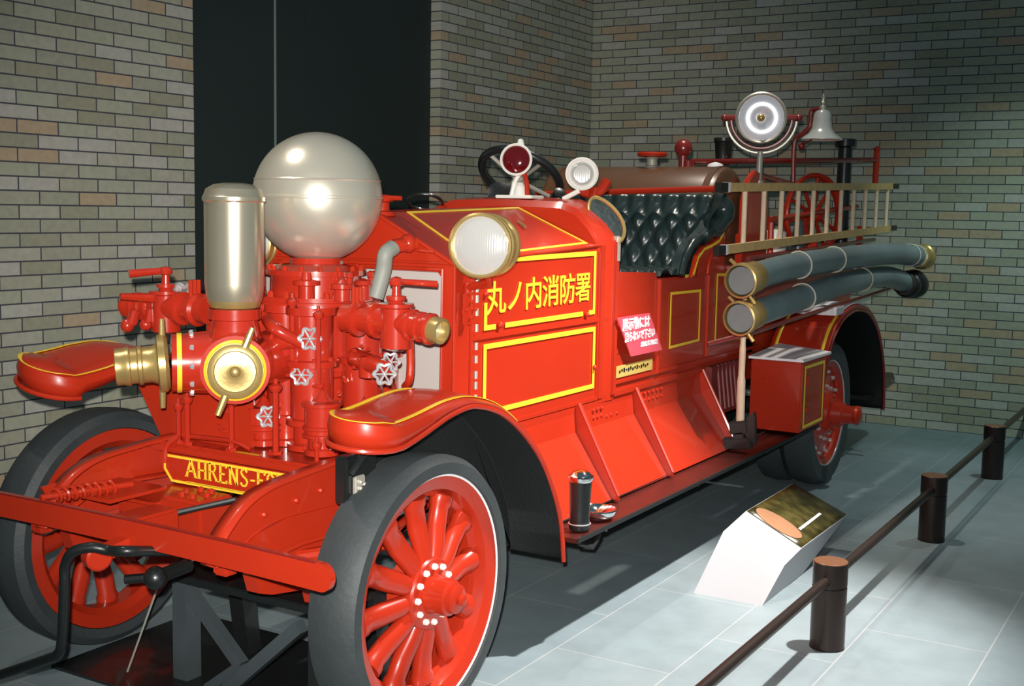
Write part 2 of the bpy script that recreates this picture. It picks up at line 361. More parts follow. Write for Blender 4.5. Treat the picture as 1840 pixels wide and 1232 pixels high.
# ---- front mudguards
def sweep_fender(path,wy,side,name,nose=True,mat=RED):
    """path: list of (x,z,yin,yout,skirt_out,skirt_in) ; y given as positive distances, side sign applied"""
    rows=[]
    for (x,z,yi,yo,so,si) in path:
        r=[]; w=yo-yi
        r.append((x,side*yo,z-so)); r.append((x,side*(yo+.002),z-so*.35)); r.append((x,side*(yo-.006),z-.004)); r.append((x,side*(yo-.02),z+.003))
        r.append((x,side*(yo-w*.5),z+.008)); r.append((x,side*(yi+.02),z+.003)); r.append((x,side*(yi+.006),z-.004)); r.append((x,side*yi,z-si))
        rows.append(r)
    return rows
def front_fender(s):
    TL=-.09 if s<0 else .26; H0=0 if s<0 else .045; W0=.125 if s<0 else .145
    base=[(-.38,1.088),(-.33,1.082),(-.25,1.078),(-.16,1.086),(-.06,1.100),(.04,1.110),(.16,1.104),(.30,1.068),(.42,1.01),(.54,.925),(.65,.820),(.74,.690),(.80,.560),(.83,.40)]
    sp=spline([(x,z+H0*max(0,min(1,(.5-x)/.4)),0) for x,z in base],6)
    # plan-view nose rounding
    rows=[]; fall=lambda x: max(0,min(1,(.35-x)/.45))
    for p in sp:
        x,z=p.x,p.y
        t=(x+.40)/.10
        hw=W0*(math.sqrt(max(0,1-(1-min(1,max(0,t)))**2)) if t<1 else 1); yc=.675 if s<0 else .80
        lip=max(.026,.075-max(0,x+.27)*.115)
        rows.append((x,z,yc-max(hw,.012),yc+max(hw,.012),lip,lip*.8 if x<0 else .012))
    # tangent-aware top: build cross rows
    # plan outline of the nose (half ellipse), with a deep rolled lip
    yc=.675 if s<0 else .80; xn=-.25; LX=.138
    zc=rows[0][1]+.006; body=[r for r in rows if r[0]>xn+.004]; m=MB(); rings=[]
    for rad,fo,fi,dz in ((.97,1,1,0),(1.012,.42,.42,-.0),(.965,.0,.0,-.008),(.84,0,0,.002),(.45,0,0,.008),(0,0,0,.010)):
        ring_=[]
        for (x,z,yi,yo,so,si) in body[::-1]: ring_.append((x,s*(yc+W0*rad),z-so*fo+dz+TL*W0*rad*fall(x)))
        z0,lo=body[0][1],body[0][4]
        for k in range(1,20):
            a=PI*k/20; sn_=math.sin(a); ring_.append((body[0][0]-LX*rad*sn_,s*(yc+W0*rad*math.cos(a)),z0+(zc-z0)*sn_-(lo+(.092-lo)*sn_)*fo+dz+TL*W0*rad*math.cos(a)))
        for (x,z,yi,yo,so,si) in body: ring_.append((x,s*(yc-W0*rad),z-si*fi+dz-TL*W0*rad*fall(x)))
        rings.append(ring_)
    m.grid(rings)
    f=P('mudguard',m,RED,solid=.006)
    # black inside liner, 6 mm under the skin
    rr2=[]
    for (x,z,yi,yo,so,si) in [r for r in rows if r[0]>-.26]:
        q=TL*W0*fall(x); rr2.append([(x,s*(yo-.008),z-so+.002+q),(x,s*(yo-.010),z-.016+q),(x,s*(yi+.010),z-.016-q),(x,s*(yi+.008),z-max(si,.02)-q)])
    l=MB(); l.grid(rr2); build('inner_liner',l,DBLACK,f,solid=.003)
    # rolled outer bead
    b=MB(); b.tube([(xn-LX*.97*math.cos(a),s*(yc+W0*.97*math.sin(a)),zc-.090+TL*W0*math.sin(a)) for a in (-PI/2+PI*k/14 for k in range(14))]+[(r[0],s*r[3],r[1]-r[4]+TL*W0*fall(r[0])) for r in rows if r[0]>xn],.009,8); build('bead',b,RED,f)
    # closing panel under the arch, frame side
    pts=[(r[0],s*(r[2]+.004),r[1]-.02) for r in rows if r[0]>(-.1 if s<0 else .3)]
    pts+= [(.83,s*(rows[-1][2]+.004),.40),(.60,s*(rows[-1][2]+.004),.42),(.50,s*(yc-.121),.62)]+([(.30,s*.554,.76),(.0,s*.554,.86),(-.1,s*.554,.90)] if s<0 else [(.3,s*(yc-.121),.8)])
    build('splash_panel',MB().prism(pts,(0,s*.004,0)),DBLACK,f)
    # yellow line : loop round the nose
    loop=[]
    R=[r for r in rows if r[0]<.50]
    out=[(r[0],s*(r[3]-.022),r[1]+.0045+TL*(W0-.022)*fall(r[0])) for r in R if r[0]>-.27]; inn=[(r[0],s*(r[2]+.022),r[1]+.0045-TL*(W0-.022)*fall(r[0])) for r in R if -.27<r[0]<.12]
    arc=[]; z0=1.089+H0
    for k in range(1,10):
        a=PI*k/10; arc.append((-.27-.092*math.sin(a),s*(yc-(W0-.022)*math.cos(a)),z0-TL*(W0-.022)*math.cos(a)))
    pts=inn[::-1]+arc+out
    stripe('gold_line',pts,.016,f,(0,0,1))
    return f
front_fender(-1); front_fender(1)
# ---- rear mudguards
def rear_fender(s):
    base=[(3.90,.52),(3.93,.70),(4.00,.86),(4.12,1.00),(4.30,1.10),(4.50,1.145),(4.70,1.15),(4.95,1.11),(5.17,1.01),(5.32,.88),(5.43,.72),(5.49,.55),(5.51,.36)]
    sp=spline([(x,z,0) for x,z in base],6); rows=[(p.x,p.y,.50,.865,.004,.004) for p in sp]
    m=MB(); pr=[]
    for i,p in enumerate(sp):
        q=sp[min(i+1,len(sp)-1)]-sp[max(i-1,0)]; q.normalize(); nx,nz=-q.y,q.x
        pr.append((p,nx,nz))
    m.grid([[(p.x-nx*.03,s*.868,p.y-nz*.03),(p.x,s*.866,p.y),(p.x+nx*.004,s*.84,p.y+nz*.004),(p.x+nx*.004,s*.52,p.y+nz*.004),(p.x,s*.50,p.y)] for p,nx,nz in pr])
    f=P('mudguard',m,RED,solid=.006)
    l=MB(); l.grid([[(p.x-nx*.03,s*.855,p.y-nz*.03),(p.x-nx*.012,s*.855,p.y-nz*.012),(p.x-nx*.012,s*.51,p.y-nz*.012)] for p,nx,nz in pr]); build('inner_liner',l,DBLACK,f,solid=.003)
    b=MB(); b.tube([(p.x-nx*.03,s*.868,p.y-nz*.03) for p,nx,nz in pr],.010,8); build('bead',b,DRED,f)
    build('splash_panel',MB().prism([(p.x,s*.50,p.y) for p,_,_ in pr],(0,s*.01,0)),DBLACK,f)
    for yy in (.835,.54):
        mb=MB(); rows=[[(p.x+nx*.0075,s*(yy-.010),p.y+nz*.0075),(p.x+nx*.0075,s*(yy+.010),p.y+nz*.0075)] for p,nx,nz in pr if p.x<4.42]
        mb.grid(rows); build('gold_line',mb,YEL,f,solid=.002)
    # pale tread plate on the crown
    q=[(p,nx,nz) for p,nx,nz in pr if 4.36<p.x<5.0]
    mb=MB(); mb.grid([[(p.x+nx*.014,s*.855,p.y+nz*.014),(p.x+nx*.014,s*.56,p.y+nz*.014)] for p,nx,nz in q]); build('step_plate',mb,PLATEW,f,solid=.008)
    mb=MB(); mb.box(4.20,4.38,min(s*.60,s*.86),max(s*.60,s*.86),1.115,1.165,.004); build('step_block',mb,PLATEW,f)
    return f
rear_fender(-1); rear_fender(1)
# ---- chassis
def rail(s):
    y=s*.42; top=spline([(5.9,.87,0),(3,.87,0),(.6,.872,0),(.2,.872,0),(-.07,.871,0),(-.27,.860,0),(-.41,.846,0),(-.505,.815,0),(-.575,.765,0),(-.615,.725,0),(-.65,.68,0)],6)
    bot=spline([(-.65,.655,0),(-.60,.665,0),(-.545,.690,0),(-.48,.722,0),(-.35,.744,0),(-.10,.735,0),(.2,.725,0),(.6,.71,0),(3,.72,0),(5.9,.72,0)],6)
    pts=[(p.x,y-s*.0,p.y) for p in top]+[(p.x,y,p.y) for p in bot]
    m=MB(); m.prism(pts,(0,-s*.010,0)); 
    m.grid([[(p.x,y+s*.003,p.y),(p.x,y-s*.065,p.y)] for p in top]); m.grid([[(p.x,y+s*.003,p.y),(p.x,y-s*.065,p.y)] for p in bot])
    r=P('chassis_rail',m,RED,solid=.008)
    for x,z in ((-.18,.80),(-.30,.79),(-.45,.775),(.05,.80),(.2,.80)):
        build('rivet',MB().sphere((x,y+s*.006,z),.011,10,6),RED,r)
    # leaf spring under the rail
    sp=MB()
    for k in range(5):
        L=.62-.10*k; z=.600-.018*k
        sp.grid([[(x*L,y-s*.028,z+.075*(x*x)-.02),(x*L,y+s*.028,z+.075*(x*x)-.02)] for x in [i/8-1 for i in range(17)]])
    build('leaf_spring',sp,RED,r,solid=.014)
    build('spring_guard',MB().prism([(-.60,y-s*-.012,.665),(-.545,y+s*.012,.690),(-.48,y+s*.012,.722),(-.35,y+s*.012,.744),(-.10,y+s*.012,.735),(.10,y+s*.012,.73),(-.02,y+s*.012,.62),(-.12,y+s*.012,.60),(-.42,y+s*.012,.60)],(0,-s*.008,0)).tube([(-.46,y+s*.03,.640),(-.30,y+s*.03,.652),(-.10,y+s*.03,.645)],.009,8),RED,r)  # the tube is added to stand for a highlight along the spring
    build('spring_clamp',MB().prism([(-.52,y+s*.03,.60),(-.46,y+s*.03,.60),(-.20,y+s*.03,.56),(-.20,y+s*.03,.44),(-.23,y+s*.03,.43),(-.25,y+s*.03,.49),(-.44,y+s*.03,.52),(-.50,y+s*.03,.54)],(0,-s*.05,0)),RED,r)
    build('spring_shackle',MB().box(-.64,-.58,y-.03,y+.03,.625,.70,.008),RED,r)
    return r
rail(-1); rail(1)
# bumper bar : flat bar with rounded ends
bp=[]; 
for k in range(-40,41): 
    y=.93*math.sin(PI/2*k/40); bp.append((-.70-.03*abs(y)**2,y))
m=MB(); rows=[]
for x,y in bp:
    e=(.93-abs(y)); h=.040*(math.sqrt(max(.004,1-(1-min(1,e/.04))**2)) if e<.04 else 1)
    rows.append([(x+.010,y,.728-h),(x-.010,y,.728-h),(x-.010,y,.728+h),(x+.010,y,.728+h),(x+.010,y,.728-h)])
m.grid(rows); m.face([v for v in m.bm.verts[:4]]) if False else None
P('front_bumper',m,RED)
build('bumper_edge',MB().tube([(x-.010,y,.767) for x,y in bp if abs(y)<.88],.003,6),DRED,bpy.data.objects['front_bumper'])
m=MB(); m.box(-.60,-.52,-.41,.41,.64,.70,.01); P('cross_member',m,RED)
m=MB(); m.box(-.36,-.20,-.06,.14,.62,.74,.012).box(-.66,-.44,-.05,.07,.66,.74,.01).box(-.40,-.10,.12,.30,.66,.72,.01); m.bolts((-.28,.04,.74),(0,0,1),.05,.012,.016,6); P('crank_gearbox',m,RED)
m=MB(); m.prism([(-.62,.42,.78),(-.30,.42,.80),(-.12,.40,.66),(-.55,.40,.64)],(0,-.012,0)); m.box(-.55,-.30,.16,.40,.745,.757); P('spring_plate',m,RED)
cs=[]; 
for k in range(0,97): a=2*PI*k/12; cs.append((-.66+.20*k/96,.30-.06*k/96+.022*math.cos(a),.775+.022*math.sin(a)))
P('coil_spring',MB().tube(cs,.006,6).tube([(-.70,.31,.775),(-.40,.22,.775)],.010,8),RED)
m=MB(); m.tube([(-.05,-.70,.50),(-.02,-.45,.46),(0,-.2,.44),(0,.2,.44),(-.02,.45,.46),(-.05,.70,.50)],.034,12,flat=.7); P('front_axle',m,RED)
m=MB(); m.tube([(-.22,-.60,.56),(-.22,.60,.56)],.017,10).sphere((-.22,-.60,.56),.032,14,8).sphere((-.22,.60,.56),.032,14,8); P('tie_rod',m,RED)
m=MB(); m.tube([(-.30,-.42,.60),(-.05,-.60,.62),(.05,-.68,.50)],.024,10); P('steering_arm',m,RED)
m=MB(); m.tube([(-.50,.04,.70),(-.30,-.16,.755)],.010,8); P('control_rod',m,IRON)
m=MB(); m.tube([(4.42,-.75,.47),(4.42,.75,.47)],.06,16).lathe([(-.17,.06),(-.12,.13),(0,.17),(.12,.13),(.17,.06)],(4.42,0,.47),(0,1,0),24); P('rear_axle',m,BLACK)
m=MB(); m.box(1.0,3.9,-.40,.40,.66,.70).tube([(1,0,.6),(4.3,0,.5)],.04,12); P('underframe',m,BLACK)
# AHRENS-F lettered plate, clipped lower corners
pl=MB(); A=.345
px=-.155
pts=[(px,A,.832),(px,-A,.832),(px,-A,.775),(px,-A+.055,.728),(px,A-.055,.728),(px,A,.775)]
pl.prism(pts,(.012,0,0)); plate=P('name_plate',pl,RED)
stripe('gold_line',[(px,y*(1-.02/A) if abs(y)>.3 else y,z+(-.008 if z>.8 else (.006 if z<.74 else 0))) for _,y,z in pts],.009,plate,(-1,0,0),closed=True)
def glyphs(word,y0,z0,h,x,n):
    """serif capitals drawn with strokes; runs towards -y (left to right as seen from the front)"""
    G={'A':([((0,0),(.36,1)),((.36,1),(.74,0)),((.13,.34),(.60,.34))],[(0,0),(.74,0)],.80),
       'H':([((.1,0),(.1,1)),((.62,0),(.62,1)),((.1,.5),(.62,.5))],[(.1,0),(.1,1),(.62,0),(.62,1)],.76),
       'R':([((.1,0),(.1,1)),((.1,1),(.45,.96)),((.45,.96),(.56,.76)),((.56,.76),(.44,.55)),((.44,.55),(.1,.50)),((.34,.52),(.66,0))],[(.1,0),(.1,1),(.66,0)],.74),
       'E':([((.1,0),(.1,1)),((.1,1),(.55,1)),((.1,.5),(.42,.5)),((.1,0),(.58,0)),((.58,0),(.58,.14)),((.55,1),(.55,.86))],[(.1,0)],.66),
       'N':([((.1,0),(.1,1)),((.1,1),(.62,0)),((.62,0),(.62,1))],[(.1,0),(.1,1),(.62,1)],.76),
       'S':([((.54,.82),(.40,.98)),((.40,.98),(.18,.96)),((.18,.96),(.08,.76)),((.08,.76),(.22,.58)),((.22,.58),(.46,.44)),((.46,.44),(.56,.24)),((.56,.24),(.42,.03)),((.42,.03),(.18,.03)),((.18,.03),(.05,.18))],[],.66),
       '-':([((.05,.42),(.36,.42))],[],.42),
       'F':([((.1,0),(.1,1)),((.1,1),(.58,1)),((.1,.52),(.42,.52)),((.58,1),(.58,.82))],[(.1,0)],.62),
       'O':([((.3,1),(.08,.78)),((.08,.78),(.08,.22)),((.08,.22),(.3,0)),((.3,0),(.52,.22)),((.52,.22),(.52,.78)),((.52,.78),(.3,1))],[],.62),
       'X':([((.05,0),(.6,1)),((.05,1),(.6,0))],[(.05,0),(.05,1),(.6,0),(.6,1)],.66)}
    mb=MB(); cur=0
    for ch in word:
        st,se,adv=G[ch]
        for (a,b),(c,d) in st:
            p=Vector((x-.003,y0-(cur+a)*h,z0+b*h)); q=Vector((x-.003,y0-(cur+c)*h,z0+d*h)); thick=.13 if abs(b-d)>.7 else .10
            mb.bar(p,q,thick*h,.003,up=(1,0,0))
        for a,b in se:
            p=Vector((x-.003,y0-(cur+a-.12)*h,z0+b*h)); q=Vector((x-.003,y0-(cur+a+.12)*h,z0+b*h)); mb.bar(p,q,.05*h,.003,up=(1,0,0))
        cur+=adv+.10
    return mb
build('lettering',glyphs('AHRENS-FOX',.214,.760,.0615,px,None),YEL,plate)
stripe('gold_line',[(px,.215,.739),(px,-.215,.739)],.004,plate,(-1,0,0))
# starting crank
m=MB(); m.tube(spline([(-.60,-.22,.66),(-.78,-.20,.70),(-.80,-.13,.695),(-.83,-.09,.705),(-.86,-.04,.69),(-.86,-.005,.64),(-.86,.0,.58),(-.86,.015,.42),(-.86,.035,.36),(-.86,.10,.325),(-.86,.42,.185)],6),.0165,12)
ck=P('starting_crank',m,BLACK)
build('crank_collar',MB().lathe([(-.025,.035),(-.02,.042),(.02,.042),(.025,.035)],(-.80,-.075,.668),(.3,1,0),20).bar((-.80,-.075,.67),(-.66,-.10,.70),.045,.04),RED,ck)
build('crank_knob',MB().sphere((-.70,-.215,.60),.036,16,10).tube([(-.70,-.215,.60),(-.55,-.2,.60)],.022,10),BLACK,ck)
# pump deck and front apron
m=MB(); m.box(-.16,.52,-.40,.40,.842,.862,.004); m.box(-.150,-.135,-.40,.40,.834,.870,.004); P('pump_deck',m,RED)
m=MB(); m.prism([(-.03,.64,1.10),(-.03,.40,1.12),(-.03,.02,1.13),(-.03,.02,.86),(-.03,.47,.84)],(.012,0,0)); P('pump_apron',m,RED)
stripe('deck_tag',[(-.12,.02,.864),(-.12,-.10,.864)],.03,T,(0,0,1))
# ---- pump and its fittings
def lp(name,prof,o,ax,mat,parent=None,n=32,**k): return build(name,MB().lathe(prof,o,ax,n),mat,parent or T,**k)
PC=(.30,0)
m=MB()
m.lathe([(.86,.17),(.90,.20),(.92,.165),(.98,.16),(1.10,.16),(1.11,.175),(1.125,.175),(1.13,.19),(1.365,.19),(1.37,.240),(1.384,.240),(1.386,.233),(1.402,.233),(1.404,.172),(1.475,.170),(1.478,.188),(1.497,.188),(1.50,.165),(1.512,.150),(1.52,.10),(1.54,.095)],(PC[0],PC[1],0),(0,0,1),56)
pump=P('pump_body',m,PRED)
m=MB(); m.bolts((PC[0],0,1.40),(0,0,1),.212,.012,.024,18).bolts((PC[0],0,1.496),(0,0,1),.174,.009,.018,16); pieces('flange_bolt',m,RED,pump)
# surrounding pump barrels
BAR=[(.10,-.15,.085),(.10,.13,.085),(.30,-.22,.085),(.48,-.16,.085),(.12,-.01,.075),(.46,.14,.08)]
for x,y,r in BAR:
    m=MB(); m.lathe([(.865,r*1.05),(.885,r*1.05),(.89,r*.8),(.95,r*.8),(.955,r*1.1),(.975,r*1.1),(.98,r*.92),(1.16,r*.92),(1.165,r*1.15),(1.185,r*1.15),(1.19,r*.9),(1.345,r*.9),(1.35,r*1.1),(1.376,r*1.1)],(x,y,0),(0,0,1),28)
    m.bolts((x,y,1.185),(0,0,1),r*1.0,.008,.016,8)
    build('pump_barrel',m,PRED,pump)
for x,y,r,z0,z1 in ((.02,-.265,.062,.87,1.07),(.035,.02,.058,.87,1.02),(.02,.16,.05,.87,1.0),(.16,-.34,.05,.87,1.03)):
    m=MB(); h=z1-z0; m.lathe([(z0,r*1.0),(z0+.02,r*1.0),(z0+.025,r*.8),(z0+.3*h,r*.8),(z0+.32*h,r*1.12),(z0+.36*h,r*1.12),(z0+.38*h,r),(z0+.44*h,r),(z0+.46*h,r*1.12),(z0+.5*h,r*1.12),(z0+.52*h,r),(z0+.84*h,r),(z0+.86*h,r*1.15),(z0+.92*h,r*1.15),(z0+.94*h,r*.6),(z1,r*.4),(z1+.02,r*.18),(z1+.035,0)],(x,y,0),(0,0,1),28)
    m.bolts((x,y,z0+.02),(0,0,1),r*1.02,.007,.016,6)
    build('valve_pot',m,PRED,pump)
# air sphere
m=MB(); m.sphere((.31,0,1.765),.241,64,40); sph=P('air_sphere',m,NICKEL)
m=MB(); m.lathe([(-.006,.241),(-.004,.2445),(.004,.2445),(.006,.241)],(.31,0,1.765),(0,0,1),64,caps=False); m.lathe([(.060,.2335),(.064,.236),(.068,.2325)],(.31,0,1.765),(0,0,1),64,caps=False); build('seam_band',m,NICKEL,sph)
m=MB(); m.lathe([(1.515,.10),(1.53,.095),(1.545,.075),(1.56,.085)],(.31,0,0),(0,0,1),40,caps=False); build('sphere_neck',m,SATIN,sph)
# intake trunk, chamber
tz=1.185
m=MB(); m.tube(spline([(-.10,.0,tz),(-.18,-.06,tz),(-.27,-.135,tz)],4),[.115]*9,32)
m.tube(spline([(-.10,.0,tz),(-.17,.075,tz),(-.27,.165,tz)],4),[.115,.115,.114,.112,.11,.108,.105,.10,.10],32)
m.sphere((-.11,0,tz),.118,32,20); m.tube([(-.11,0,tz),(.2,0,tz)],.10,28)
m.lathe([(tz+.05,.10),(tz+.12,.085),(tz+.15,.078),(tz+.155,.09),(tz+.19,.09)],(-.13,0,0),(0,0,1),32)
trunk=P('intake_trunk',m,PRED)
m=MB(); m.lathe([(0,.104),(.016,.104)],(-.245,.14,tz),(-.72,.67,0),40); build('gold_band',m,YEL,trunk)
m=MB(); m.bolts((-.215,.115,tz),(-.72,.67,0),.107,.010,.014,10); pieces('band_bolt',m,CHROME,trunk)
ad=Vector((-.74,.67,-.07)).normalized(); a0=Vector((-.275,.17,tz))
m=MB(); m.lathe([(0,.088),(.012,.100),(.034,.100),(.04,.07),(.06,.062),(.085,.062),(.09,.068),(.10,.068),(.105,.062),(.125,.062),(.13,.068),(.14,.068),(.15,.064),(.175,.064),(.178,.052),(.12,.05)],a0,ad,40,caps=False)
for sgn in (1,-1): m.tube([a0+ad*.022+Vector((0,0,sgn*.09)),a0+ad*.022+Vector((0,0,sgn*.155))],[.012,.009],10)
build('brass_coupling',m,BRASS,trunk)
cdv=Vector((-.72,-.69,.03)).normalized(); c0=Vector((-.27,-.135,tz+.0))
m=MB(); m.lathe([(0,.10),(.012,.102),(.02,.094),(.03,.092)],c0,cdv,40); build('gold_band',m,YEL,trunk)
m=MB(); m.lathe([(.03,.084),(.036,.090),(.052,.090),(.056,.082),(.058,.070),(.054,.066),(.054,.03),(.058,.018),(.072,.014),(.080,0)],c0,cdv,48)
u,v,w=basis(cdv)
hd=Vector((.27,-.25,.93)).normalized(); hd=(hd-w*hd.dot(w)).normalized()
for sgn in (1,-1): m.tube([c0+w*.042+hd*sgn*.085,c0+w*.046+hd*sgn*.155],[.014,.010],10)
build('intake_cap',m,BRASS,trunk)
m=MB(); m.lathe([(1.345,.072),(1.375,.072),(1.38,.084),(1.40,.092),(1.42,.094)],(-.13,0,0),(0,0,1),40); build('brass_collar',m,BRASS,trunk)
ch=MB(); ch.lathe([(1.395,.090),(1.42,.097),(1.46,.1015),(1.74,.1015),(1.745,.107),(1.758,.107),(1.762,.1035),(1.785,.095),(1.800,.070),(1.806,.035),(1.807,0)],(-.13,0,0),(0,0,1),56)
P('air_chamber',ch,NICKEL2)
# hand wheels (star-shaped)
def starwheel(c,axis,r,parent=None,mat=None):
    u,v,w=basis(axis); c=Vector(c); m=MB(); pts=[]
    for i in range(48):
        a=2*PI*i/48; R=r*(1+.16*math.cos(6*a)); pts.append(c+u*R*math.cos(a)+v*R*math.sin(a))
    m.tube(pts,r*.16,8,closed=True)
    for i in range(6):
        a=2*PI*i/6; m.tube([c,c+u*r*math.cos(a)+v*r*math.sin(a)],r*.11,6)
    m.sphere(c,r*.28,12,8); m.tube([c,c-w*r*1.6],r*.14,8)
    return build('hand_wheel',m,mat or CHROME,parent or T)
for c,ax,r in (((.045,.43,1.372),(-1,-.1,.15),.046),((.03,-.20,1.27),(-1,-.5,.1),.029),((.02,-.17,1.14),(-1,-.5,0),.027),((.02,-.535,1.175),(-.7,-.6,.1),.027),((.10,-.50,1.205),(-.7,-.6,.1),.024),((-.02,-.05,.985),(-1,-.7,.1),.028),((.10,-.60,1.325),(-.3,-.5,.8),.02)):
    starwheel(c,ax,r*1.2)
# near and far discharge gates
def gate(s,bx,by,bz):
    b=Vector((bx,s*by,bz)); m=MB()
    m.lathe([(-.10,.030),(-.09,.054),(.045,.054),(.05,.062),(.062,.062),(.064,.03),(.075,.024),(.075,.035),(.088,.035),(.09,.016),(.12,.014),(.125,.024),(.137,.026),(.15,.018),(.155,0)],b,(0,0,1),28)
    m.lathe([(-.22,.05),(-.18,.05),(-.17,.062),(-.155,.062),(-.15,.045),(-.10,.045),(-.095,.062),(-.075,.064),(-.07,.05),(0,.05)],b,(-.0,s*1,0),28)
    g=P('discharge_gate',m,PRED)
    d=Vector((-.06,s*1,-.10 if s<0 else -.03)).normalized()
    m=MB(); m.lathe([(.0,.048),(.06,.045),(.065,.055),(.075,.055),(.08,.045),(.10,.044),(.105,.052),(.115,.052),(.12,.044),(.135,.044),(.14,.054),(.155,.054),(.16,.046)],b,d,28); build('outlet',m,PRED,g)
    m=MB(); m.lathe([(.16,.044),(.165,.046),(.20,.044),(.202,.036),(.165,.034)],b,d,28,caps=False); build('outlet_ring',m,BRASS if s<0 else RED,g)
    build('outlet_bore',MB().lathe([(.165,.035),(.168,.035)],b,d,20),SATIN,g)
    hx=Vector((.35,s*-.0,.0))
    t=b+Vector((0,0,.138)); e=t+(Vector((.10,-.10,-.01)) if s<0 else Vector((-.11,.075,-.012)))
    build('gate_handle',MB().tube([t,t+(e-t)*.4,e],[.009,.011,.012] if s<0 else [.012,.014,.016],10),PRED,g)
    m=MB()
    for k in range(3):
        a=b+Vector((-.03+.02*k,s*(-.16),.05+.0*k)); m.tube([a,a+Vector((0,0,.06))],.008,8)
    m.bolts(b+Vector((0,s*-.085,0)),(0,s,0),.056,.008,.014,8)
    pieces('gate_stud',m,RED,g)
    return g
gate(-1,.11,.515,1.345); g=gate(1,-.01,.465,1.345)
# far side cluster beyond the air chamber
m=MB(); m.tube([(.02,.40,1.35),(.10,.15,1.33)],.05,20); m.lathe([(0,.05),(.02,.05),(.022,.03),(.07,.03),(.075,.038),(.10,.038),(.11,.02),(.14,.018)],(.06,.28,1.38),(0,0,1),20); m.lathe([(-.10,.03),(-.08,.036),(0,.036)],(.06,.28,1.33),(0,0,1),20)
m.tube([(-.05,.50,1.335),(-.06,.50,1.29)],.022,10).tube([(-.11,.52,1.335),(-.12,.53,1.285)],.020,10); m.sphere((-.06,.52,1.28),.024,12,8).sphere((-.13,.54,1.28),.026,12,8)
m.tube([(-.17,.53,1.39),(-.04,.48,1.38)],[.012,.02],8); P('far_valve_group',m,PRED)
# small near valve below the gate
m=MB(); m.tube([(.16,-.30,1.20),(.10,-.42,1.19),(.08,-.50,1.185)],[.036,.034,.026],16); m.lathe([(-.045,.02),(-.04,.036),(.03,.036),(.035,.02)],(.11,-.40,1.185),(0,0,1),18)
m.bolts((.15,-.33,1.2),(-.3,-1,0),.042,.007,.014,8); P('drain_valve',m,PRED)
m=MB(); m.tube(spline([(.20,-.505,1.33),(.21,-.505,1.20),(.21,-.50,1.13),(.24,-.46,1.10)],5),.014,10); P('drain_pipe',m,RED)
# thin pipes, cups and studs
m=MB()
for (x,y,z0,z1,r) in ((-.08,-.14,.87,1.09,.011),(-.13,.02,.87,1.03,.009),(-.14,.225,.87,1.02,.009),(-.14,.27,.87,.99,.008),(-.05,-.30,.80,.90,.008),(.03,-.12,1.13,1.38,.010),(.04,-.23,1.10,1.34,.009),(-.02,.06,1.13,1.40,.008)):
    m.tube([(x,y,z0),(x,y,z1)],r,8); m.lathe([(0,r*1.5),(.012,r*2.2),(.022,r*2.2),(.03,r*.8),(.045,r*.8),(.05,0)],(x,y,z1),(0,0,1),12); m.lathe([(0,r*2.4),(.012,r*2.4)],(x,y,z0),(0,0,1),6)
m.tube(spline([(-.13,.22,.90),(-.13,.10,.905),(-.13,.0,.905),(-.12,-.06,.885)],5),.009,8)
m.tube(spline([(-.15,.26,.90),(-.17,.30,.86),(-.17,.31,.80)],5),.009,8)
pieces('pump_pipe',m,PRED,T)
m=MB(); 
for k in range(26):
    a=random.uniform(0,2*PI); R=random.uniform(.17,.24); x=PC[0]+R*math.cos(a)-.02; y=R*math.sin(a)*1.1
    if x>.4: continue
    z=random.uniform(1.0,1.17); m.lathe([(0,.012),(.012,.012),(.015,.006),(.03,.006)],(x,y,z),(random.uniform(-1,-.3),random.uniform(-1,.4),random.uniform(0,1)),6)
pieces('pump_nut',m,RED,T)
m=MB(); m.tube(spline([(.10,-.02,1.17),(.02,-.06,1.24),(.03,-.12,1.26),(.10,-.17,1.24)],6),.034,16); m.tube(spline([(.0,-.03,1.33),(-.03,-.10,1.30),(.05,-.17,1.24)],6),.022,14)
m.lathe([(-.012,.05),(.012,.05)],(.02,-.075,1.245),(-.4,-.8,.3),20); m.bolts((.02,-.075,1.245),(-.4,-.8,.3),.04,.006,.018,8)
P('pump_elbow',m,PRED)
m=MB(); m.lathe([(0,.03),(.05,.03),(.055,.05),(.07,.05),(.075,.02),(.10,.016)],(.13,-.10,1.395),(0,0,1),20); m.lathe([(0,.035),(.04,.035),(.045,.045),(.06,.045),(.065,.02),(.09,.0)],(.19,-.215,1.395),(0,0,1),20); m.lathe([(0,.025),(.05,.025),(.055,.035),(.07,.03),(.08,0)],(.28,-.24,1.395),(0,0,1),16); m.lathe([(0,.03),(.08,.026),(.09,.0)],(.14,.17,1.395),(0,0,1),16); m.lathe([(0,.03),(.06,.03),(.08,.018),(.10,0)],(.24,.245,1.395),(0,0,1),16)
for (x,y) in ((.24,-.20),(.33,-.235),(.37,-.225),(.22,-.225)): m.lathe([(0,.010),(.075,.010),(.078,.014),(.095,.014),(.10,0)],(x,y,1.40),(0,0,1),8)
pieces('grease_cup',m,PRED,T)
m=MB(); m.tube(spline([(.40,-.285,1.585),(.36,-.28,1.56),(.36,-.27,1.50),(.34,-.25,1.40)],6),.030,16); P('water_elbow',m,GREYHOSE)
m=MB(); m.sphere((.46,-.31,1.60),.036,20,12).tube([(.40,-.285,1.59),(.48,-.33,1.60)],.026,12).tube([(.47,-.34,1.575),(.47,-.42,1.57)],.006,6); P('water_outlet',m,RED)
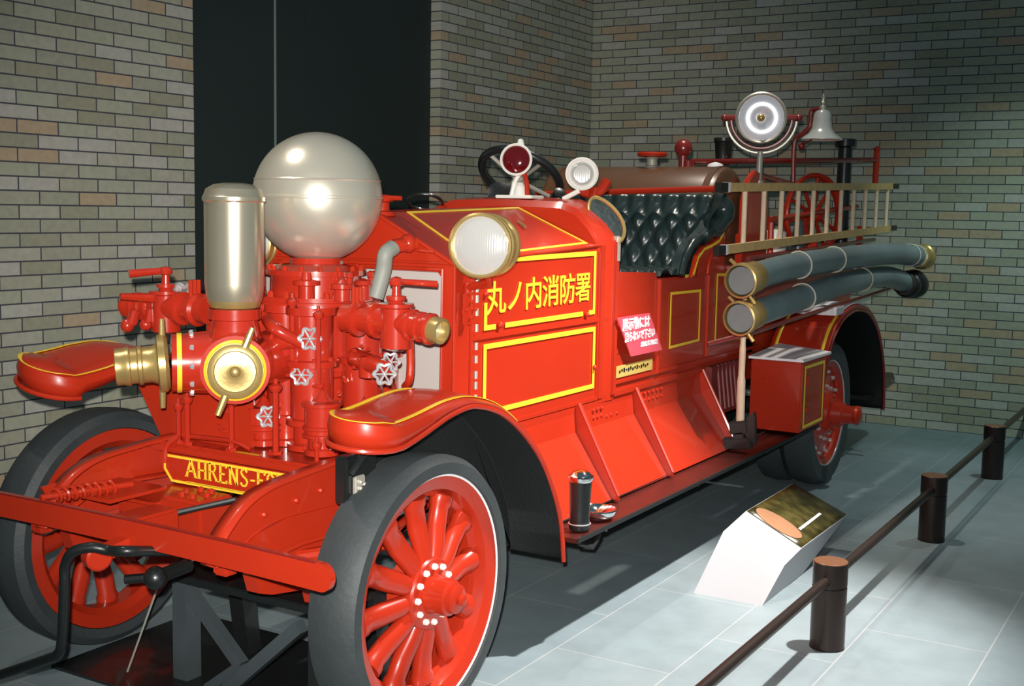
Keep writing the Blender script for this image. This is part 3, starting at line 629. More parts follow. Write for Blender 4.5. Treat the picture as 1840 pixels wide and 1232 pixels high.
# ---- radiator + hood
m=MB()
out=[(-.5,.86),(-.5,1.525),(-.14,1.705),(.14,1.705),(.5,1.525),(.5,.86)]
inn=[(-.45,.90),(-.45,1.47),(-.42,1.50),(.42,1.50),(.45,1.47),(.45,.90)]
def Pt(y,z,x): return (x,y,z)
for x0 in (.49,):
    # shell front face ring as quads
    vo=[m.bm.verts.new((.49,y,z)) for y,z in out]; vi=[m.bm.verts.new((.49,y,z)) for y,z in inn]
    for i in range(6):
        j=(i+1)%6; m.face([vo[i],vo[j],vi[j],vi[i]])
    vb=[m.bm.verts.new((.62,y,z)) for y,z in out]; vc=[m.bm.verts.new((.52,y,z)) for y,z in inn]
    for i in range(6):
        j=(i+1)%6
        if i!=5: m.face([vo[i],vb[i],vb[j],vo[j]])
        m.face([vi[i],vi[j],vc[j],vc[i]])
rad=P('radiator',m,RED,sharp=20)
m=MB(); m.box(.515,.56,-.45,.45,.90,1.50); build('radiator_core',m,GREYCORE,rad)
m=MB(); m.tube([(.488,y,z) for y,z in ((-.45,.88),(-.45,1.505),(.45,1.505),(.45,.88))],.011,8); m.tube([(.49,-.5,1.525),(.49,-.14,1.705)],.009,8).tube([(.49,.5,1.525),(.49,.14,1.705)],.009,8).tube([(.49,-.5,.87),(.49,-.5,1.525)],.007,8).tube([(.49,.5,.87),(.49,.5,1.525)],.007,8).tube([(.49,-.5,1.53),(.49,.5,1.53)],.006,8); build('shell_bead',m,RED,rad)
m=MB(); m.lathe([(1.70,.060),(1.715,.055),(1.72,.032),(1.75,.030),(1.755,.045),(1.765,.047),(1.778,.04),(1.785,0)],(.57,-.10,0),(0,0,1),24); m.tube([(.57,-.10,1.768),(.56,-.20,1.768)],[.012,.009],8); build('radiator_cap',m,RED,rad)
# hood body
def hood_sec(x,zs,zr,yr=.10,y=.5): return [(x,-y,.86),(x,-y,zs),(x,-yr,zr),(x,yr,zr),(x,y,zs),(x,y,.86)]
m=MB(); m.grid([hood_sec(.60,1.53,1.712),hood_sec(1.66,1.575,1.745)]); hood=P('hood',m,RED,sharp=15)
m=MB()
for z in (.885,1.245): m.box(.60,1.80,-.508,-.50,z-.012,z+.010,.003)
for x in (.605,1.655): m.box(x-.010,x+.010,-.507,-.50,.88,1.55,.002)
m.tube([(.60,-.502,1.535),(1.66,-.502,1.58)],.007,8); build('hood_moulding',m,RED,hood)
m=MB(); 
for z in (.90,.93,.98,1.0,1.05,1.09,1.15,1.20,1.27,1.33,1.38,1.42,1.46): m.tube([(.625,-.512,z),(.625,-.512,z+.028)],.007,8)
pieces('hood_hinge',m,SATIN,hood)
m=MB(); m.box(.535,.565,-.53,-.505,1.30,1.42,.004).box(.53,.58,-.525,-.505,1.34,1.36,.003); m.bolts((.55,-.53,1.36),(0,-1,0),.03,.008,.01,4); build('hood_latch',m,RED,hood)
yn=(0,-1,0); Y=-.503
frame_line([(.70,Y,.945),(1.62,Y,.945),(1.62,Y,1.205),(.70,Y,1.205)],.020,hood,yn)
fr=[(.80,Y,1.283),(.70,Y,1.283),(.70,Y,1.535),(1.62,Y,1.55),(1.62,Y,1.283),(1.575,Y,1.283)]
stripe('gold_line',[(.775,Y,1.278),(.70,Y,1.278),(.70,Y,1.375)],.020,hood,yn)
stripe('gold_line',[(.70,Y,1.455),(.70,Y,1.535),(1.61,Y,1.545),(1.61,Y,1.283),(1.56,Y,1.281)],.020,hood,yn)
stripe('gold_line',[(1.505,Y,1.281),(.845,Y,1.278)],.020,hood,yn)
m=MB(); m.sphere((1.535,-.51,1.275),.012,10,6).sphere((.80,-.51,1.283),.014,10,6).sphere((1.62,-.51,1.03),.012,10,6).sphere((.70,-.505,1.41),.012,10,6)
pieces('hood_knob',m,RED,hood)
text('lettering','丸ノ内消防署',.138,(1.14,-.5035,1.385),(1,0,0.012),(0,0,1),YEL,hood,bold=.0011,sx=1.08,sp=.95)
# sloping gold outline on the hood roof
def roof(x,t):   # t=0 ridge .. 1 shoulder
    k=(x-.60)/1.06; zs=1.53+.045*k; zr=1.712+.033*k; return Vector((x,-.10-.40*t,zr+(zs-zr)*t))
rn=(roof(1.6,0)-roof(.7,0)).cross(roof(.7,1)-roof(.7,0)).normalized(); rn=-rn if rn.z<0 else rn
frame_line([roof(.74,.02),roof(1.60,.02),roof(1.60,.90),roof(.66,.90)],.014,hood,rn)
m=MB(); m.tube([roof(1.37,.35)+rn*.006,roof(1.33,.50)+rn*.012],.006,8).tube([roof(.98,.35)+rn*.006,roof(.95,.50)+rn*.012],.006,8); pieces('hood_clip',m,BRASS,hood)
# cowl (rises behind the hood)
m=MB(); rows=[]
def cowl_sec(x,y,zs,zt,yt):
    pts=[(x,-y,.86),(x,-y,zs)]; 
    for k in range(1,8): 
        a=PI*k/8; pts.append((x,-y*math.cos(a)*(1-.0*k) if False else -(yt+(y-yt)*(1-math.sin(a)) if k!=4 else yt)*(1 if k<4 else -1) if k!=4 else 0,zs+(zt-zs)*math.sin(a)))
    pts+= [(x,y,zs),(x,y,.86)]; return pts
def csec(x,y,zs,zt):
    return [(x,-y,.86),(x,-y,zs),(x,-y+.05,zs+(zt-zs)*.42),(x,-y+.12,zs+(zt-zs)*.82),(x,-y+.20,zt-.003),(x,0,zt+.006),(x,y-.20,zt-.003),(x,y-.12,zs+(zt-zs)*.82),(x,y-.05,zs+(zt-zs)*.42),(x,y,zs),(x,y,.86)]
m.grid([csec(1.64,.50,1.575,1.745),csec(1.655,.505,1.59,1.775),csec(1.82,.51,1.60,1.79)])
m.prism(csec(1.64,.50,1.575,1.745),(.004,0,0)); cowl=P('cowl',m,RED,sharp=40)
build('dashboard',MB().prism([(1.80,y,z) for _,y,z in csec(0,.50,1.60,1.785)],(-.01,0,0)),DRED,cowl)
m=MB(); m.box(1.66,1.70,-.512,-.505,.88,1.58,.002).box(1.79,1.83,-.520,-.50,.88,1.60,.006); build('cowl_post',m,RED,cowl)
m=MB(); m.box(1.80,1.835,-.522,-.495,1.50,1.62,.005); build('cowl_bracket',m,SATIN,cowl)
# brass rimmed oval wind mirror by the cowl corner
oc=Vector((1.79,-.46,1.69)); on=Vector((-.80,-.60,.08)).normalized(); u,v,w=basis(on)
ang=math.radians(32); eu=(u*math.cos(ang)+v*math.sin(ang)); ev=(v*math.cos(ang)-u*math.sin(ang))
pts=[oc+eu*.066*math.cos(a)*(1-.18*math.sin(a))+ev*.118*math.sin(a) for a in (2*PI*k/40 for k in range(40))]
om=P('oval_mirror',MB().tube(pts,.009,8,closed=True),BRASS)
m=MB(); m.prism([p-w*.004 for p in pts],-w*.004); build('mirror_glass',m,LEATHER,om)
# lamps on the cowl
def bell_lamp(c,ax,r,L,name,shell,lens,glass='lens'):
    ax=Vector(ax).normalized(); c=Vector(c)
    m=MB(); m.lathe([(-L,0),(-L*.97,r*.35),(-L*.8,r*.7),(-L*.45,r*.95),(-.02,r*1.02),(0,r*1.10),(.012,r*1.10),(.016,r*1.02),(.012,r*.94),(.004,r*.92)],c,ax,40,caps=False)
    o=P(name,m,shell); build(glass,MB().lathe([(.004,r*.94),(.012,r*.7),(.016,r*.35),(.017,0)],c,ax,40,caps=False),lens,o); return o
rl=bell_lamp((1.70,-.03,1.965),(-.88,-.42,.05),.069,.12,'warning_lamp',WHITEP,RLENS)
m=MB(); m.lathe([(0,.02),(.03,.012),(.035,0)],(1.72,-.04,2.03),(0,0,1),12); build('lamp_finial',m,WHITEP,rl)
for dy in (-.045,.05):
    build('lamp_stay',MB().tube([(1.72,dy-.04,1.77),(1.73,dy*.7-.04,1.86),(1.74,dy*.2-.04,1.91)],.012,8),RED if dy<0 else WHITEP,rl)
build('lamp_foot',MB().box(1.66,1.78,-.14,.06,1.785,1.80,.004).lathe([(1.79,.035),(1.83,.03),(1.86,.015)],(1.74,-.03,0),(0,0,1),16),WHITEP,rl)
wl=P('side_lamp',MB().lathe([(-.14,0),(-.138,.04),(-.11,.062),(-.03,.074),(0,.078),(.010,.078),(.014,.070),(.006,.058),(.004,.056)],(1.87,-.29,1.905),(-.86,-.48,.05),40,caps=False),WHITEP)
build('lens',MB().lathe([(.004,.058),(.014,.052),(.018,.044),(.010,.040),(.012,.0)],(1.87,-.29,1.905),(-.86,-.48,.05),40,caps=False),LENS,wl)
m=MB(); m.tube(spline([(1.90,-.245,1.84),(1.93,-.30,1.815),(1.95,-.35,1.83),(1.97,-.375,1.88)],5),.024,10).tube([(1.93,-.32,1.83),(1.86,-.36,1.76)],.02,10); build('lamp_bracket',m,RED,wl)
build('dash_handle',MB().tube([(1.78,-.24,1.785),(1.81,-.31,1.825)],.012,8),WHITEP,wl)
# steering wheel
sc_=Vector((2.02,.135,1.90)); sn=Vector((.60,.0,.80)).normalized()
sw=P('steering_wheel',MB().ring(sc_,sn,.205,.021,56,12),BLACK)
u,v,w=basis(sn)
for k in range(4):
    a=PI/4+k*PI/2+.25; build('spoke',MB().tube([sc_-w*.03,sc_+u*.20*math.cos(a)+v*.20*math.sin(a)],.010,8),SATIN,sw)
build('steering_column',MB().tube([sc_-w*.02,sc_-w*.55],.022,12).lathe([(-.05,.035),(.0,.03),(.01,0)],sc_,sn,20),SATIN,sw)
m=MB(); m.lathe([(0,.055),(.03,.06),(.04,.03),(.04,0)],(1.86,.16,1.80),(-.7,-.5,.4),20).lathe([(0,.03),(.03,.03),(.04,0)],(1.95,-.12,1.80),(-.5,-.5,.6),16); pieces('dash_instrument',m,BLACK,T)
m=MB(); m.ring((1.60,.42,1.76),(.4,.2,.9),.085,.008,30,8); P('far_mirror_rim',m,BLACK)
# headlamps
def headlamp(s):
    c=Vector((.42,-.655,1.603)) if s<0 else Vector((.44,.47,1.585)); ax=Vector((-.965,s*.25 if s<0 else -.10,.01)).normalized(); r=.110
    m=MB(); m.lathe([(-.20,0),(-.198,.03),(-.185,.065),(-.15,.098),(-.125,.108),(-.12,.114),(-.10,.114),(-.095,.109),(-.05,.109),(-.045,.115),(-.028,.116),(-.024,.110),(-.006,.111),(.0,.117),(.012,.117),(.016,.110),(.008,.104),(.002,.103)],c,ax,56,caps=False)
    h=P('headlamp',m,BRASS); build('lens',MB().lathe([(.003,.105),(.014,.085),(.020,.055),(.024,.02),(.0245,0)],c,ax,56,caps=False),LENS,h)
    m=MB(); m.tube([c-ax*.09+Vector((0,0,-.10)),c-ax*.11+Vector((0,0,-.135)),Vector((.56,s*.51,1.44))],[.018,.016,.014],10); m.tube([(.56,s*.515,1.46),(.56,s*.515,1.36)],.016,8)
    build('lamp_bracket',m,RED,h); return h
headlamp(-1); headlamp(1)
# ---- body sides
m=MB(); m.prism([(1.82,-.50,.88),(3.72,-.50,.90),(3.72,-.50,1.42),(2.95,-.50,1.42),(2.60,-.50,1.395),(2.30,-.50,1.405),(2.28,-.50,1.435),(1.82,-.50,1.455)],(0,.02,0)); side=P('body_side',m,RED)
m=MB(); m.prism([(1.82,.50,.88),(5.9,.50,.90),(5.9,.50,1.42),(1.82,.50,1.42)],(0,-.02,0)); P('body_side',m,RED)
m=MB(); m.tube([(2.31,-.506,.93),(2.31,-.506,1.40)],.014,10).box(1.82,3.70,-.512,-.50,.925,.945,.003).box(1.82,3.72,-.515,-.50,.87,.90,.003).box(2.96,2.99,-.512,-.50,.95,1.40,.003).box(2.33,2.37,-.506,-.50,.95,1.25,.003); build('side_moulding',m,RED,side)
frame_line([(2.47,Y,1.045),(2.86,Y,1.052),(2.86,Y,1.318),(2.47,Y,1.322)],.014,side,yn)
frame_line([(3.10,Y,1.02),(3.70,Y,1.0),(3.70,Y,1.37),(3.10,Y,1.395)],.016,side,yn)
stripe('gold_line',[(2.64,Y,1.403),(3.02,Y,1.408)],.016,side,yn)
build('maker_plate',MB().box(1.82,2.26,-.507,-.502,.953,1.010,.0015),BPLATE,side)
for k in range(14): 
    if k==0: etch=MB()
    x=1.88+.024*k; etch.box(x,x+.014,-.509,-.507,.975+.006*(k%2),.988+.004*(k%3))
build('plate_etching',etch,IRON,side)
# seat
seat=P('seat',MB().box(2.36,2.98,-.48,.50,1.10,1.40,.01),RED)
m=MB()
def tuft(a,b): return .010*abs(math.sin(a*PI))**.5*abs(math.sin(b*PI))**.5
rows=[]; NX,NY=40,24
for j in range(NY+1):
    t=j/NY; row=[]
    for i in range(2*NX+1):
        q=i/(2*NX); y=.58-1.14*q
        z=1.40+.40*t; x=2.96+.10*t+(.05*max(0,t-.75)/.25)
        a=q*11+(.5 if int(t*4)%2 else 0); x-= .034*(abs(math.sin(PI*(q*11+t*2)))*abs(math.sin(PI*(q*11-t*2))))**.6
        if q>.90: x-= (q-.90)/.10*.30*(1-t*.55)     # the padded side wing
        row.append((x,y,z))
    # rolled top
    rows.append(row)
for k in range(1,8):
    a=PI*k/7; row=[]
    for i in range(2*NX+1):
        x0,y0,z0=rows[NY][i]; row.append((x0+.045*(1-math.cos(a)),y0,z0+.040*math.sin(a)))
    rows.append(row)
m.grid(rows); build('backrest',m,LEATHER,seat,sharp=80)
m=MB(); rows=[]
for j in range(25):
    t=j/24; row=[]
    for i in range(61):
        q=i/60; x=2.40+.58*t; y=-.47+.96*q; row.append((x,y,1.41+.035*(abs(math.sin(PI*(q*10+t*4)))*abs(math.sin(PI*(q*10-t*4))))**.6*(1 if 0<t<1 else 0)))
    rows.append(row)
m.grid(rows); build('seat_cushion',m,LEATHER,seat,sharp=80)
# side wing pad roll
m=MB(); m.prism([(2.60,-.485,1.41),(2.64,-.485,1.50),(2.72,-.485,1.57),(2.84,-.485,1.61),(2.96,-.485,1.66),(3.05,-.485,1.75),(3.05,-.485,1.42)],(0,.05,0)); m.tube(spline([(2.60,-.50,1.41),(2.64,-.505,1.50),(2.72,-.51,1.57),(2.84,-.515,1.605),(2.96,-.525,1.645),(3.06,-.535,1.71),(3.07,-.53,1.775),(3.03,-.48,1.80)],6),[.018]*6+[.022]*6+[.028]*6+[.034]*6+[.055]*6+[.062]*6+[.055]*6+[.03],14); build('side_roll',m,LEATHER,seat,sharp=60)
m=MB(); pr=[(2.64,-.545,1.40),(2.70,-.545,1.51),(2.78,-.545,1.555),(2.90,-.545,1.575),(3.0,-.545,1.60),(3.06,-.545,1.65),(3.09,-.545,1.60),(3.09,-.545,1.41)]
m.prism(pr,(0,.022,0)); sd=build('seat_side',m,RED,seat)
stripe('gold_line',[(2.650,-.547,1.41),(2.71,-.547,1.50),(2.785,-.547,1.543),(2.90,-.547,1.562),(3.0,-.547,1.585),(3.06,-.547,1.635)],.014,seat,yn)
build('side_bead',MB().tube(spline([(2.84,-.548,1.41),(2.86,-.548,1.48),(2.92,-.548,1.53),(3.0,-.548,1.545)],5),.007,8),RED,seat)
build('back_rail',MB().tube([(3.02,.62,1.825),(3.02,-.50,1.865)],.017,10),RED,seat)
# tank
tk=MB(); tk.lathe([(-.68,0),(-.68,.26),(-.665,.29),(-.64,.30),(.40,.30),(.425,.29),(.44,.26),(.44,0)],(3.42,0,1.70),(0,-1,0),56); tank=P('water_tank',tk,TANK)
m=MB(); m.lathe([(-.64,.302),(-.60,.305),(-.60,.302)],(3.42,0,1.70),(0,-1,0),56,caps=False).lathe([(.36,.302),(.40,.305),(.40,.302)],(3.42,0,1.70),(0,-1,0),56,caps=False); pieces('tank_band',m,TANK,tank)
m=MB(); m.lathe([(1.985,.06),(2.0,.055),(2.01,.035),(2.04,.03),(2.055,.045),(2.06,0)],(3.42,.06,0),(0,0,1),24); tf=P('tank_filler',m,SATIN)
m=MB(); m.lathe([(2.055,.02),(2.06,.085),(2.075,.09),(2.085,.085),(2.09,0)],(3.42,.06,0),(0,0,1),28); build('filler_wheel',m,RED,tf)
P('tank_cap',MB().lathe([(1.99,.05),(2.01,.045),(2.02,.02),(2.025,0)],(3.6,-.27,.01),(0,0,1),20),PLATEW)
# bracket plate and crew hand rails
m=MB(); m.prism([(3.50,-.50,.90),(3.50,-.50,1.80),(3.56,-.50,1.93),(3.66,-.50,1.985),(3.78,-.50,1.975),(3.88,-.50,1.90),(3.90,-.50,1.78),(3.90,-.50,.90)],(0,.035,0),bev=.006); sb=P('side_bracket',m,RED)
m=MB(); m.sphere((3.45,-.125,2.11),.052,24,14); hr=P('hand_rail',MB().tube([(3.45,-.17,2.03),(5.9,-.62,2.145)],.017,10).tube([(3.45,-.125,1.97),(3.45,-.125,2.08)],.026,12).lathe([(0,.035),(.05,.03)],(3.45,-.16,1.985),(0,0,1),14),DRED)
build('rail_ball',m,DRED,hr)
build('rail_post',MB().tube([(5.9,-.62,1.95),(5.9,-.62,2.22)],.022,10).lathe([(0,.022),(.02,.028),(.04,0)],(5.9,-.62,2.21),(0,0,1),12).box(5.80,5.93,-.66,-.60,1.94,1.97,.004),RED,hr)
P('hand_rail',MB().tube([(3.95,-.50,1.70),(5.7,-.55,1.80)],.016,10),RED)
# rear body
m=MB(); m.box(3.9,5.9,-.48,.48,.90,1.42,.01); P('rear_body',m,RED)
m=MB(); m.box(3.72,5.85,-.64,-.50,1.435,1.455,.003).box(3.1,3.7,-.60,-.50,1.425,1.445,.003); pieces('equipment_shelf',m,DRED,T)
m=MB(); m.tube([(2.70,-.62,1.05),(2.81,-.80,1.11),(5.55,-.86,1.225),(5.60,-.80,1.23)],.013,8); m.tube([(3.2,-.64,1.487),(5.8,-.66,1.562)],.013,8); pieces('hose_cradle_rod',m,DRED,T)
m=MB()
for x,y,z0,z1 in ((3.3,-.55,1.42,1.62),(5.55,-.62,1.50,1.66),(4.6,-.58,1.45,1.56)): m.box(x-.02,x+.02,y-.02,y+.02,z0,z1,.004)
pieces('ladder_bracket',m,RED,T)
# hose reel wheel
rc=Vector((5.0,-.44,1.735)); rx=Vector((-.42,-.9,0)).normalized()
rw=P('reel_wheel',MB().ring(rc,rx,.265,.030,48,10,flat=.6),RED)
u,v,w=basis(rx)
for k in range(10):
    a=2*PI*k/10+.2; build('spoke',MB().tube([rc,rc+u*.25*math.cos(a)+v*.25*math.sin(a)],.013,8),RED,rw)
build('reel_hub',MB().lathe([(-.05,.05),(.05,.05),(.07,.03),(.07,0)],rc,rx,20),RED,rw)
P('reel_stand',MB().bar((5.0,-.40,1.42),(5.0,-.40,1.74),.06,.03,up=(0,1,0)).tube([(4.2,-.42,1.42),(4.2,-.42,1.72)],.02,8),RED)
m=MB(); m.lathe([(1.42,.07),(1.62,.07),(1.63,.05),(1.64,0)],(4.35,-.40,0),(0,0,1),24); P('canister',m,WHITEP)
m=MB(); m.lathe([(1.42,.045),(1.60,.045),(1.68,.02),(1.70,0)],(4.70,-.44,0),(0,0,1),20); P('canister',m,STEEL)
# search light
sl=Vector((3.70,-.505,2.295)); sx=Vector((-.95,-.30,-.06)).normalized(); u,v,w=basis(sx)
m=MB(); m.lathe([(-.20,0),(-.19,.05),(-.15,.10),(-.08,.135),(-.01,.142),(.0,.150),(.02,.150),(.028,.142),(.018,.132),(.010,.130)],sl,sx,48,caps=False); s_=P('search_light',m,SATIN)
build('lens',MB().lathe([(.010,.133),(.016,.10),(.018,.06),(.012,.045),(.010,.0)],sl,sx,48,caps=False),SLENS,s_)
build('bulb',MB().sphere(sl+w*.018,.024,14,10),BRASS,s_)
def arc(R,a0,a1,n=22): return [sl+u*R*math.cos(a)+v*R*math.sin(a)-w*.05 for a in (a0+(a1-a0)*k/n for k in range(n+1))]
m=MB(); m.tube(arc(.178,-PI+.0,0),.011,8,flat=.8); build('yoke',m,DRED,s_)
m=MB(); m.tube(arc(.205,-PI+.1,-.1),.010,8); build('yoke',m,SATIN,s_)
m=MB(); 
for sg in (1,-1): m.tube([sl+u*sg*.14-w*.05,sl+u*sg*.215-w*.05],.017,10).sphere(sl+u*sg*.215-w*.05,.022,12,8)
pieces('yoke_pivot',m,DRED,s_)
build('lamp_post',MB().tube([sl-v*.20-w*.05,Vector((3.74,-.49,1.93))],.019,12).lathe([(0,.035),(.05,.03)],(3.74,-.49,1.88),(0,0,1),14),SATIN,s_)
# bell on its bracket
bc=Vector((4.6,-.597,2.215))
m=MB(); m.lathe([(0,.132),(.006,.134),(.02,.120),(.045,.085),(.075,.066),(.12,.060),(.165,.056),(.185,.045),(.195,.025),(.20,0)],bc,(0,0,1),48,caps=False); m.lathe([(.003,.128),(.02,.11),(.06,.06),(.16,.05),(.18,0)],bc,(0,0,1),40,caps=False)
bell=P('bell',m,BELLM)
build('bell_finial',MB().lathe([(.19,.02),(.21,.024),(.225,.012),(.24,.018),(.252,.010),(.27,.013),(.285,.008),(.31,0)],bc,(0,0,1),20),NICKEL,bell)
build('bell_bracket',MB().tube(spline([(4.6,-.419,1.93),(4.6,-.417,2.20),(4.6,-.47,2.26),(4.6,-.515,2.31),(4.6,-.52,2.40),(4.6,-.56,2.415),(4.6,-.597,2.415)],5),.014,8).tube([(3.8,-.47,1.965),(4.6,-.42,1.93)],.018,8),DRED,bell)
build('clapper',MB().sphere(bc+Vector((0,.13,-.035)),.024,12,8).tube([bc+Vector((0,.13,-.035)),bc+Vector((0,.0,.05))],.006,6),DRED,bell)
# rear standards
m=MB(); m.lathe([(1.42,.05),(2.22,.05),(2.23,.075),(2.28,.08),(2.285,.05),(2.29,0)],(5.6,-.47,0),(0,0,1),24); P('rear_standpipe',m,BLACK)
m=MB(); m.lathe([(1.42,.03),(2.03,.035),(2.04,.045),(2.17,.055),(2.18,.062),(2.2,.062),(2.2,.05)],(4.0,-.16,0),(0,0,1),24); P('rear_standpipe',m,BLACK)
# ---- running board, apron, steps
m=MB(); m.box(.835,3.96,-.852,-.56,.450,.468,.004); rb=P('running_board',m,BOARD)
m=MB(); m.box(.84,3.96,-.857,-.850,.450,.469,.0015); m.tube([(.9,-.83,.43),(1.0,-.84,.40),(1.08,-.83,.43)],.008,6); build('board_edge',m,DBLACK,rb)
build('board_gap_line',MB().tube([(.86,-.70,.480),(2.0,-.695,.480),(2.9,-.69,.480),(3.45,-.69,.480)],.004,6),IRON,rb)  # dark strip standing in for the shaded gap between apron and board
m=MB(); m.box(.80,5.9,.56,.852,.43,.474,.004); P('running_board',m,BOARD)
m=MB(); 
for x in (1.2,2.2,3.2): m.bar((x,-.80,.43),(x,-.42,.43),.04,.02,up=(1,0,0)).bar((x,-.42,.43),(x,-.42,.72),.04,.02,up=(1,0,0))
pieces('board_bracket',m,BLACK,rb)
P('side_sill',MB().box(.84,3.47,-.505,-.485,.76,.885,.002),RED)
ap=P('apron',MB().prism([(.84,-.50,.88),(.84,-.515,.76),(.84,-.70,.478),(.84,-.69,.472),(.84,-.50,.76),(.84,-.488,.88)],(2.10,0,0)),RED,sharp=15)
for xt,xb in ((1.45,1.47),(2.03,2.07),(2.93,2.86)):
    x=(xt+xb)/2; m=MB(); m.prism([(x,-.505,.885),(x,-.525,.89),(x,-.725,.50),(x,-.725,.478),(x,-.69,.478),(x,-.505,.76)],(.012,0,0)); m.tube([(x,-.52,.888),(x,-.727,.50)],.010,8)
    for z in (.86,.83,.80): m.sphere((x+.03,-.512,z),.008,8,6)
    build('apron_rib',m,RED,ap)
m=MB()
for x0 in (1.62,1.66,1.70,2.12,2.17,2.22,2.27,2.32,2.37): 
    for z in (.80,.835): m.sphere((x0,-.510,z+.01*(x0>2)),.0095,8,5)
for x0 in (1.75,1.8,1.86): m.sphere((x0,-.510,.79),.0095,8,5)
pieces('rivet',m,RED,ap)
m=MB()
for k in range(5): m.tube([(2.98+.06*k,-.60,.66),(3.03+.06*k,-.55,.90)],.010,8)
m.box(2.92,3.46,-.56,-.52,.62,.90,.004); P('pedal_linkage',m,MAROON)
# tool box
tb=P('tool_box',MB().box(3.47,3.935,-.89,-.585,.49,.895,.008),RED)
build('box_lid',MB().prism([(3.44,-.905,.902),(3.44,-.58,.902),(3.98,-.58,.930),(3.98,-.905,.902)],(0,0,.014)),PLATEW,tb)
frame_line([(3.52,-.893,.52),(3.88,-.893,.52),(3.88,-.893,.865),(3.52,-.893,.865)],.018,tb,yn)
m=MB(); m.box(3.56,3.60,-.90,-.89,.75,.81,.003).box(3.56,3.60,-.90,-.89,.60,.63,.003); pieces('box_hinge',m,RED,tb)
m=MB()
for y,z in ((-.66,.80),(-.68,.82),(-.67,.78),(-.70,.80),(-.65,.55)): m.sphere((3.468,y,z),.007,8,5)
pieces('rivet',m,RED,tb)
m=MB(); m.prism([(5.35,-.80,.43),(6.15,-.78,.47),(6.25,-.74,.50),(6.25,.74,.50),(6.15,.78,.47),(5.35,.80,.43)],(0,0,.03)); m.prism([(5.45,-.62,.46),(6.1,-.60,.50),(5.48,-.62,.66)],(0,.02,0)); P('tail_step',m,BLACK)
m=MB(); m.box(5.55,5.85,-.40,.40,.47,.90); P('tail_panel',m,BLACK)
# lamp bracket block hanging under the near mudguard
m=MB(); m.box(-.30,-.14,-.63,-.58,.80,.955,.008).tube([(-.29,-.64,.90),(-.24,-.655,.96),(-.16,-.65,.985)],.014,8); P('mudguard_bracket',m,BLACK)
m=MB(); m.box(-.27,-.22,-.645,-.63,.83,.89,.004); m.bolts((-.245,-.645,.86),(0,-1,0),.012,.008,.01,3); P('bracket_clamp',m,SATIN)
# ================================================================= things on and around the engine
# ladder
ld=thing('wooden_ladder',(4.3,-.70,1.56),'wooden ladder with dark iron ends hung sideways above the suction hoses','ladder')
def lz(x,b): return (1.545+.028*(x-2.6)) if b else (1.862+.027*(x-2.56))
for b in (1,0):
    a=Vector((2.60,-.70,lz(2.60,b))); e=Vector((6.05,-.70,lz(6.05,b)))
    o=build('ladder_rail',MB().bar(a,e,.032,.046),WOOD,ld)
    build('rail_tip',MB().bar(a-(e-a)*.010,a+(e-a)*.018,.034,.048),IRON,o); build('rail_tip',MB().bar(e,e+(e-a)*.055,.030,.036),IRON,o)
    build('rail_ferrule',MB().bar(a+(e-a)*.018,a+(e-a)*.026,.036,.050),PLATEW,o)
for k in range(11):
    x=2.95+.30*k; build('rung',MB().tube([(x,-.70,lz(x,1)),(x,-.70,lz(x,0))],.014,10),PALEWOOD,ld)
# suction hoses
def hose(pts,r,name,label,nears,far,tx):
    P_=spline(pts,10); h=thing(name,tuple(P_[0]),label,'hose','suction hoses')
    P2=[];R=[]
    for i,p in enumerate(P_): P2.append(p); R.append(r*(1+.012*math.sin(i*1.9)))
    build('hose_body',MB().tube(P2,R,24),HOSE,h)
    d=(P_[0]-P_[3]).normalized()
    m=MB(); m.lathe([(-.16,r*1.02),(-.155,r*1.12),(-.05,r*1.12),(-.04,r*1.25),(-.0,r*1.28),(.015,r*1.24),(.018,r*1.12),(-.03,r*1.08)],P_[0],d,40,caps=False)
    u,v,w=basis(d); 
    m.tube([P_[0]-w*.02+v*-r*1.1+u*r*.5,P_[0]-w*.02-v*r*1.65+u*r*.9],.010,8).tube([P_[0]-w*.02+v*r*1.1-u*r*.6,P_[0]-w*.02+v*r*1.45-u*r*1.0],.010,8)
    build('coupling',m,BRASS,h); build('coupling_face',MB().lathe([(-.03,r*1.1),(-.028,0)],P_[0],d,32,caps=False),DARKPANEL,h)
    d2=(P_[-1]-P_[-4]).normalized(); m=MB(); m.lathe([(-.10,r*1.02),(-.095,r*1.15),(.0,r*1.15),(.01,r*1.3),(.05,r*1.3),(.055,r*1.1),(.02,r*1.0)],P_[-1],d2,36)
    build('coupling',m,BRASS if far else IRON,h)
    for t in tx:
        i=int(t*(len(P_)-1)); dd=(P_[i+1]-P_[i-1]).normalized(); build('tie_cord',MB().ring(P_[i],dd+Vector((.35,0,.1)),r*1.06,.0045,32,6),STRAP,h)
    return h
hose([(2.50,-.865,1.402),(3.1,-.90,1.452),(4.0,-.95,1.480),(4.9,-1.0,1.488),(5.6,-1.045,1.455)],.070,'suction_hose','upper dark suction hose with brass ends tied along the side',1,1,(.30,.46,.90,.95))
lower=hose([(2.50,-.865,1.215),(3.1,-.90,1.262),(4.0,-.93,1.322),(4.8,-.95,1.338),(5.2,-.97,1.312),(5.45,-.99,1.262)],.070,'suction_hose','lower dark suction hose under the other, ending in a round black strainer',1,0,(.26,.50))
build('strainer',MB().lathe([(-.10,.06),(-.06,.09),(.02,.105),(.10,.09),(.14,.05),(.15,0)],(5.56,-1.0,1.262),(1,-.1,-.15),28),IRON,lower)
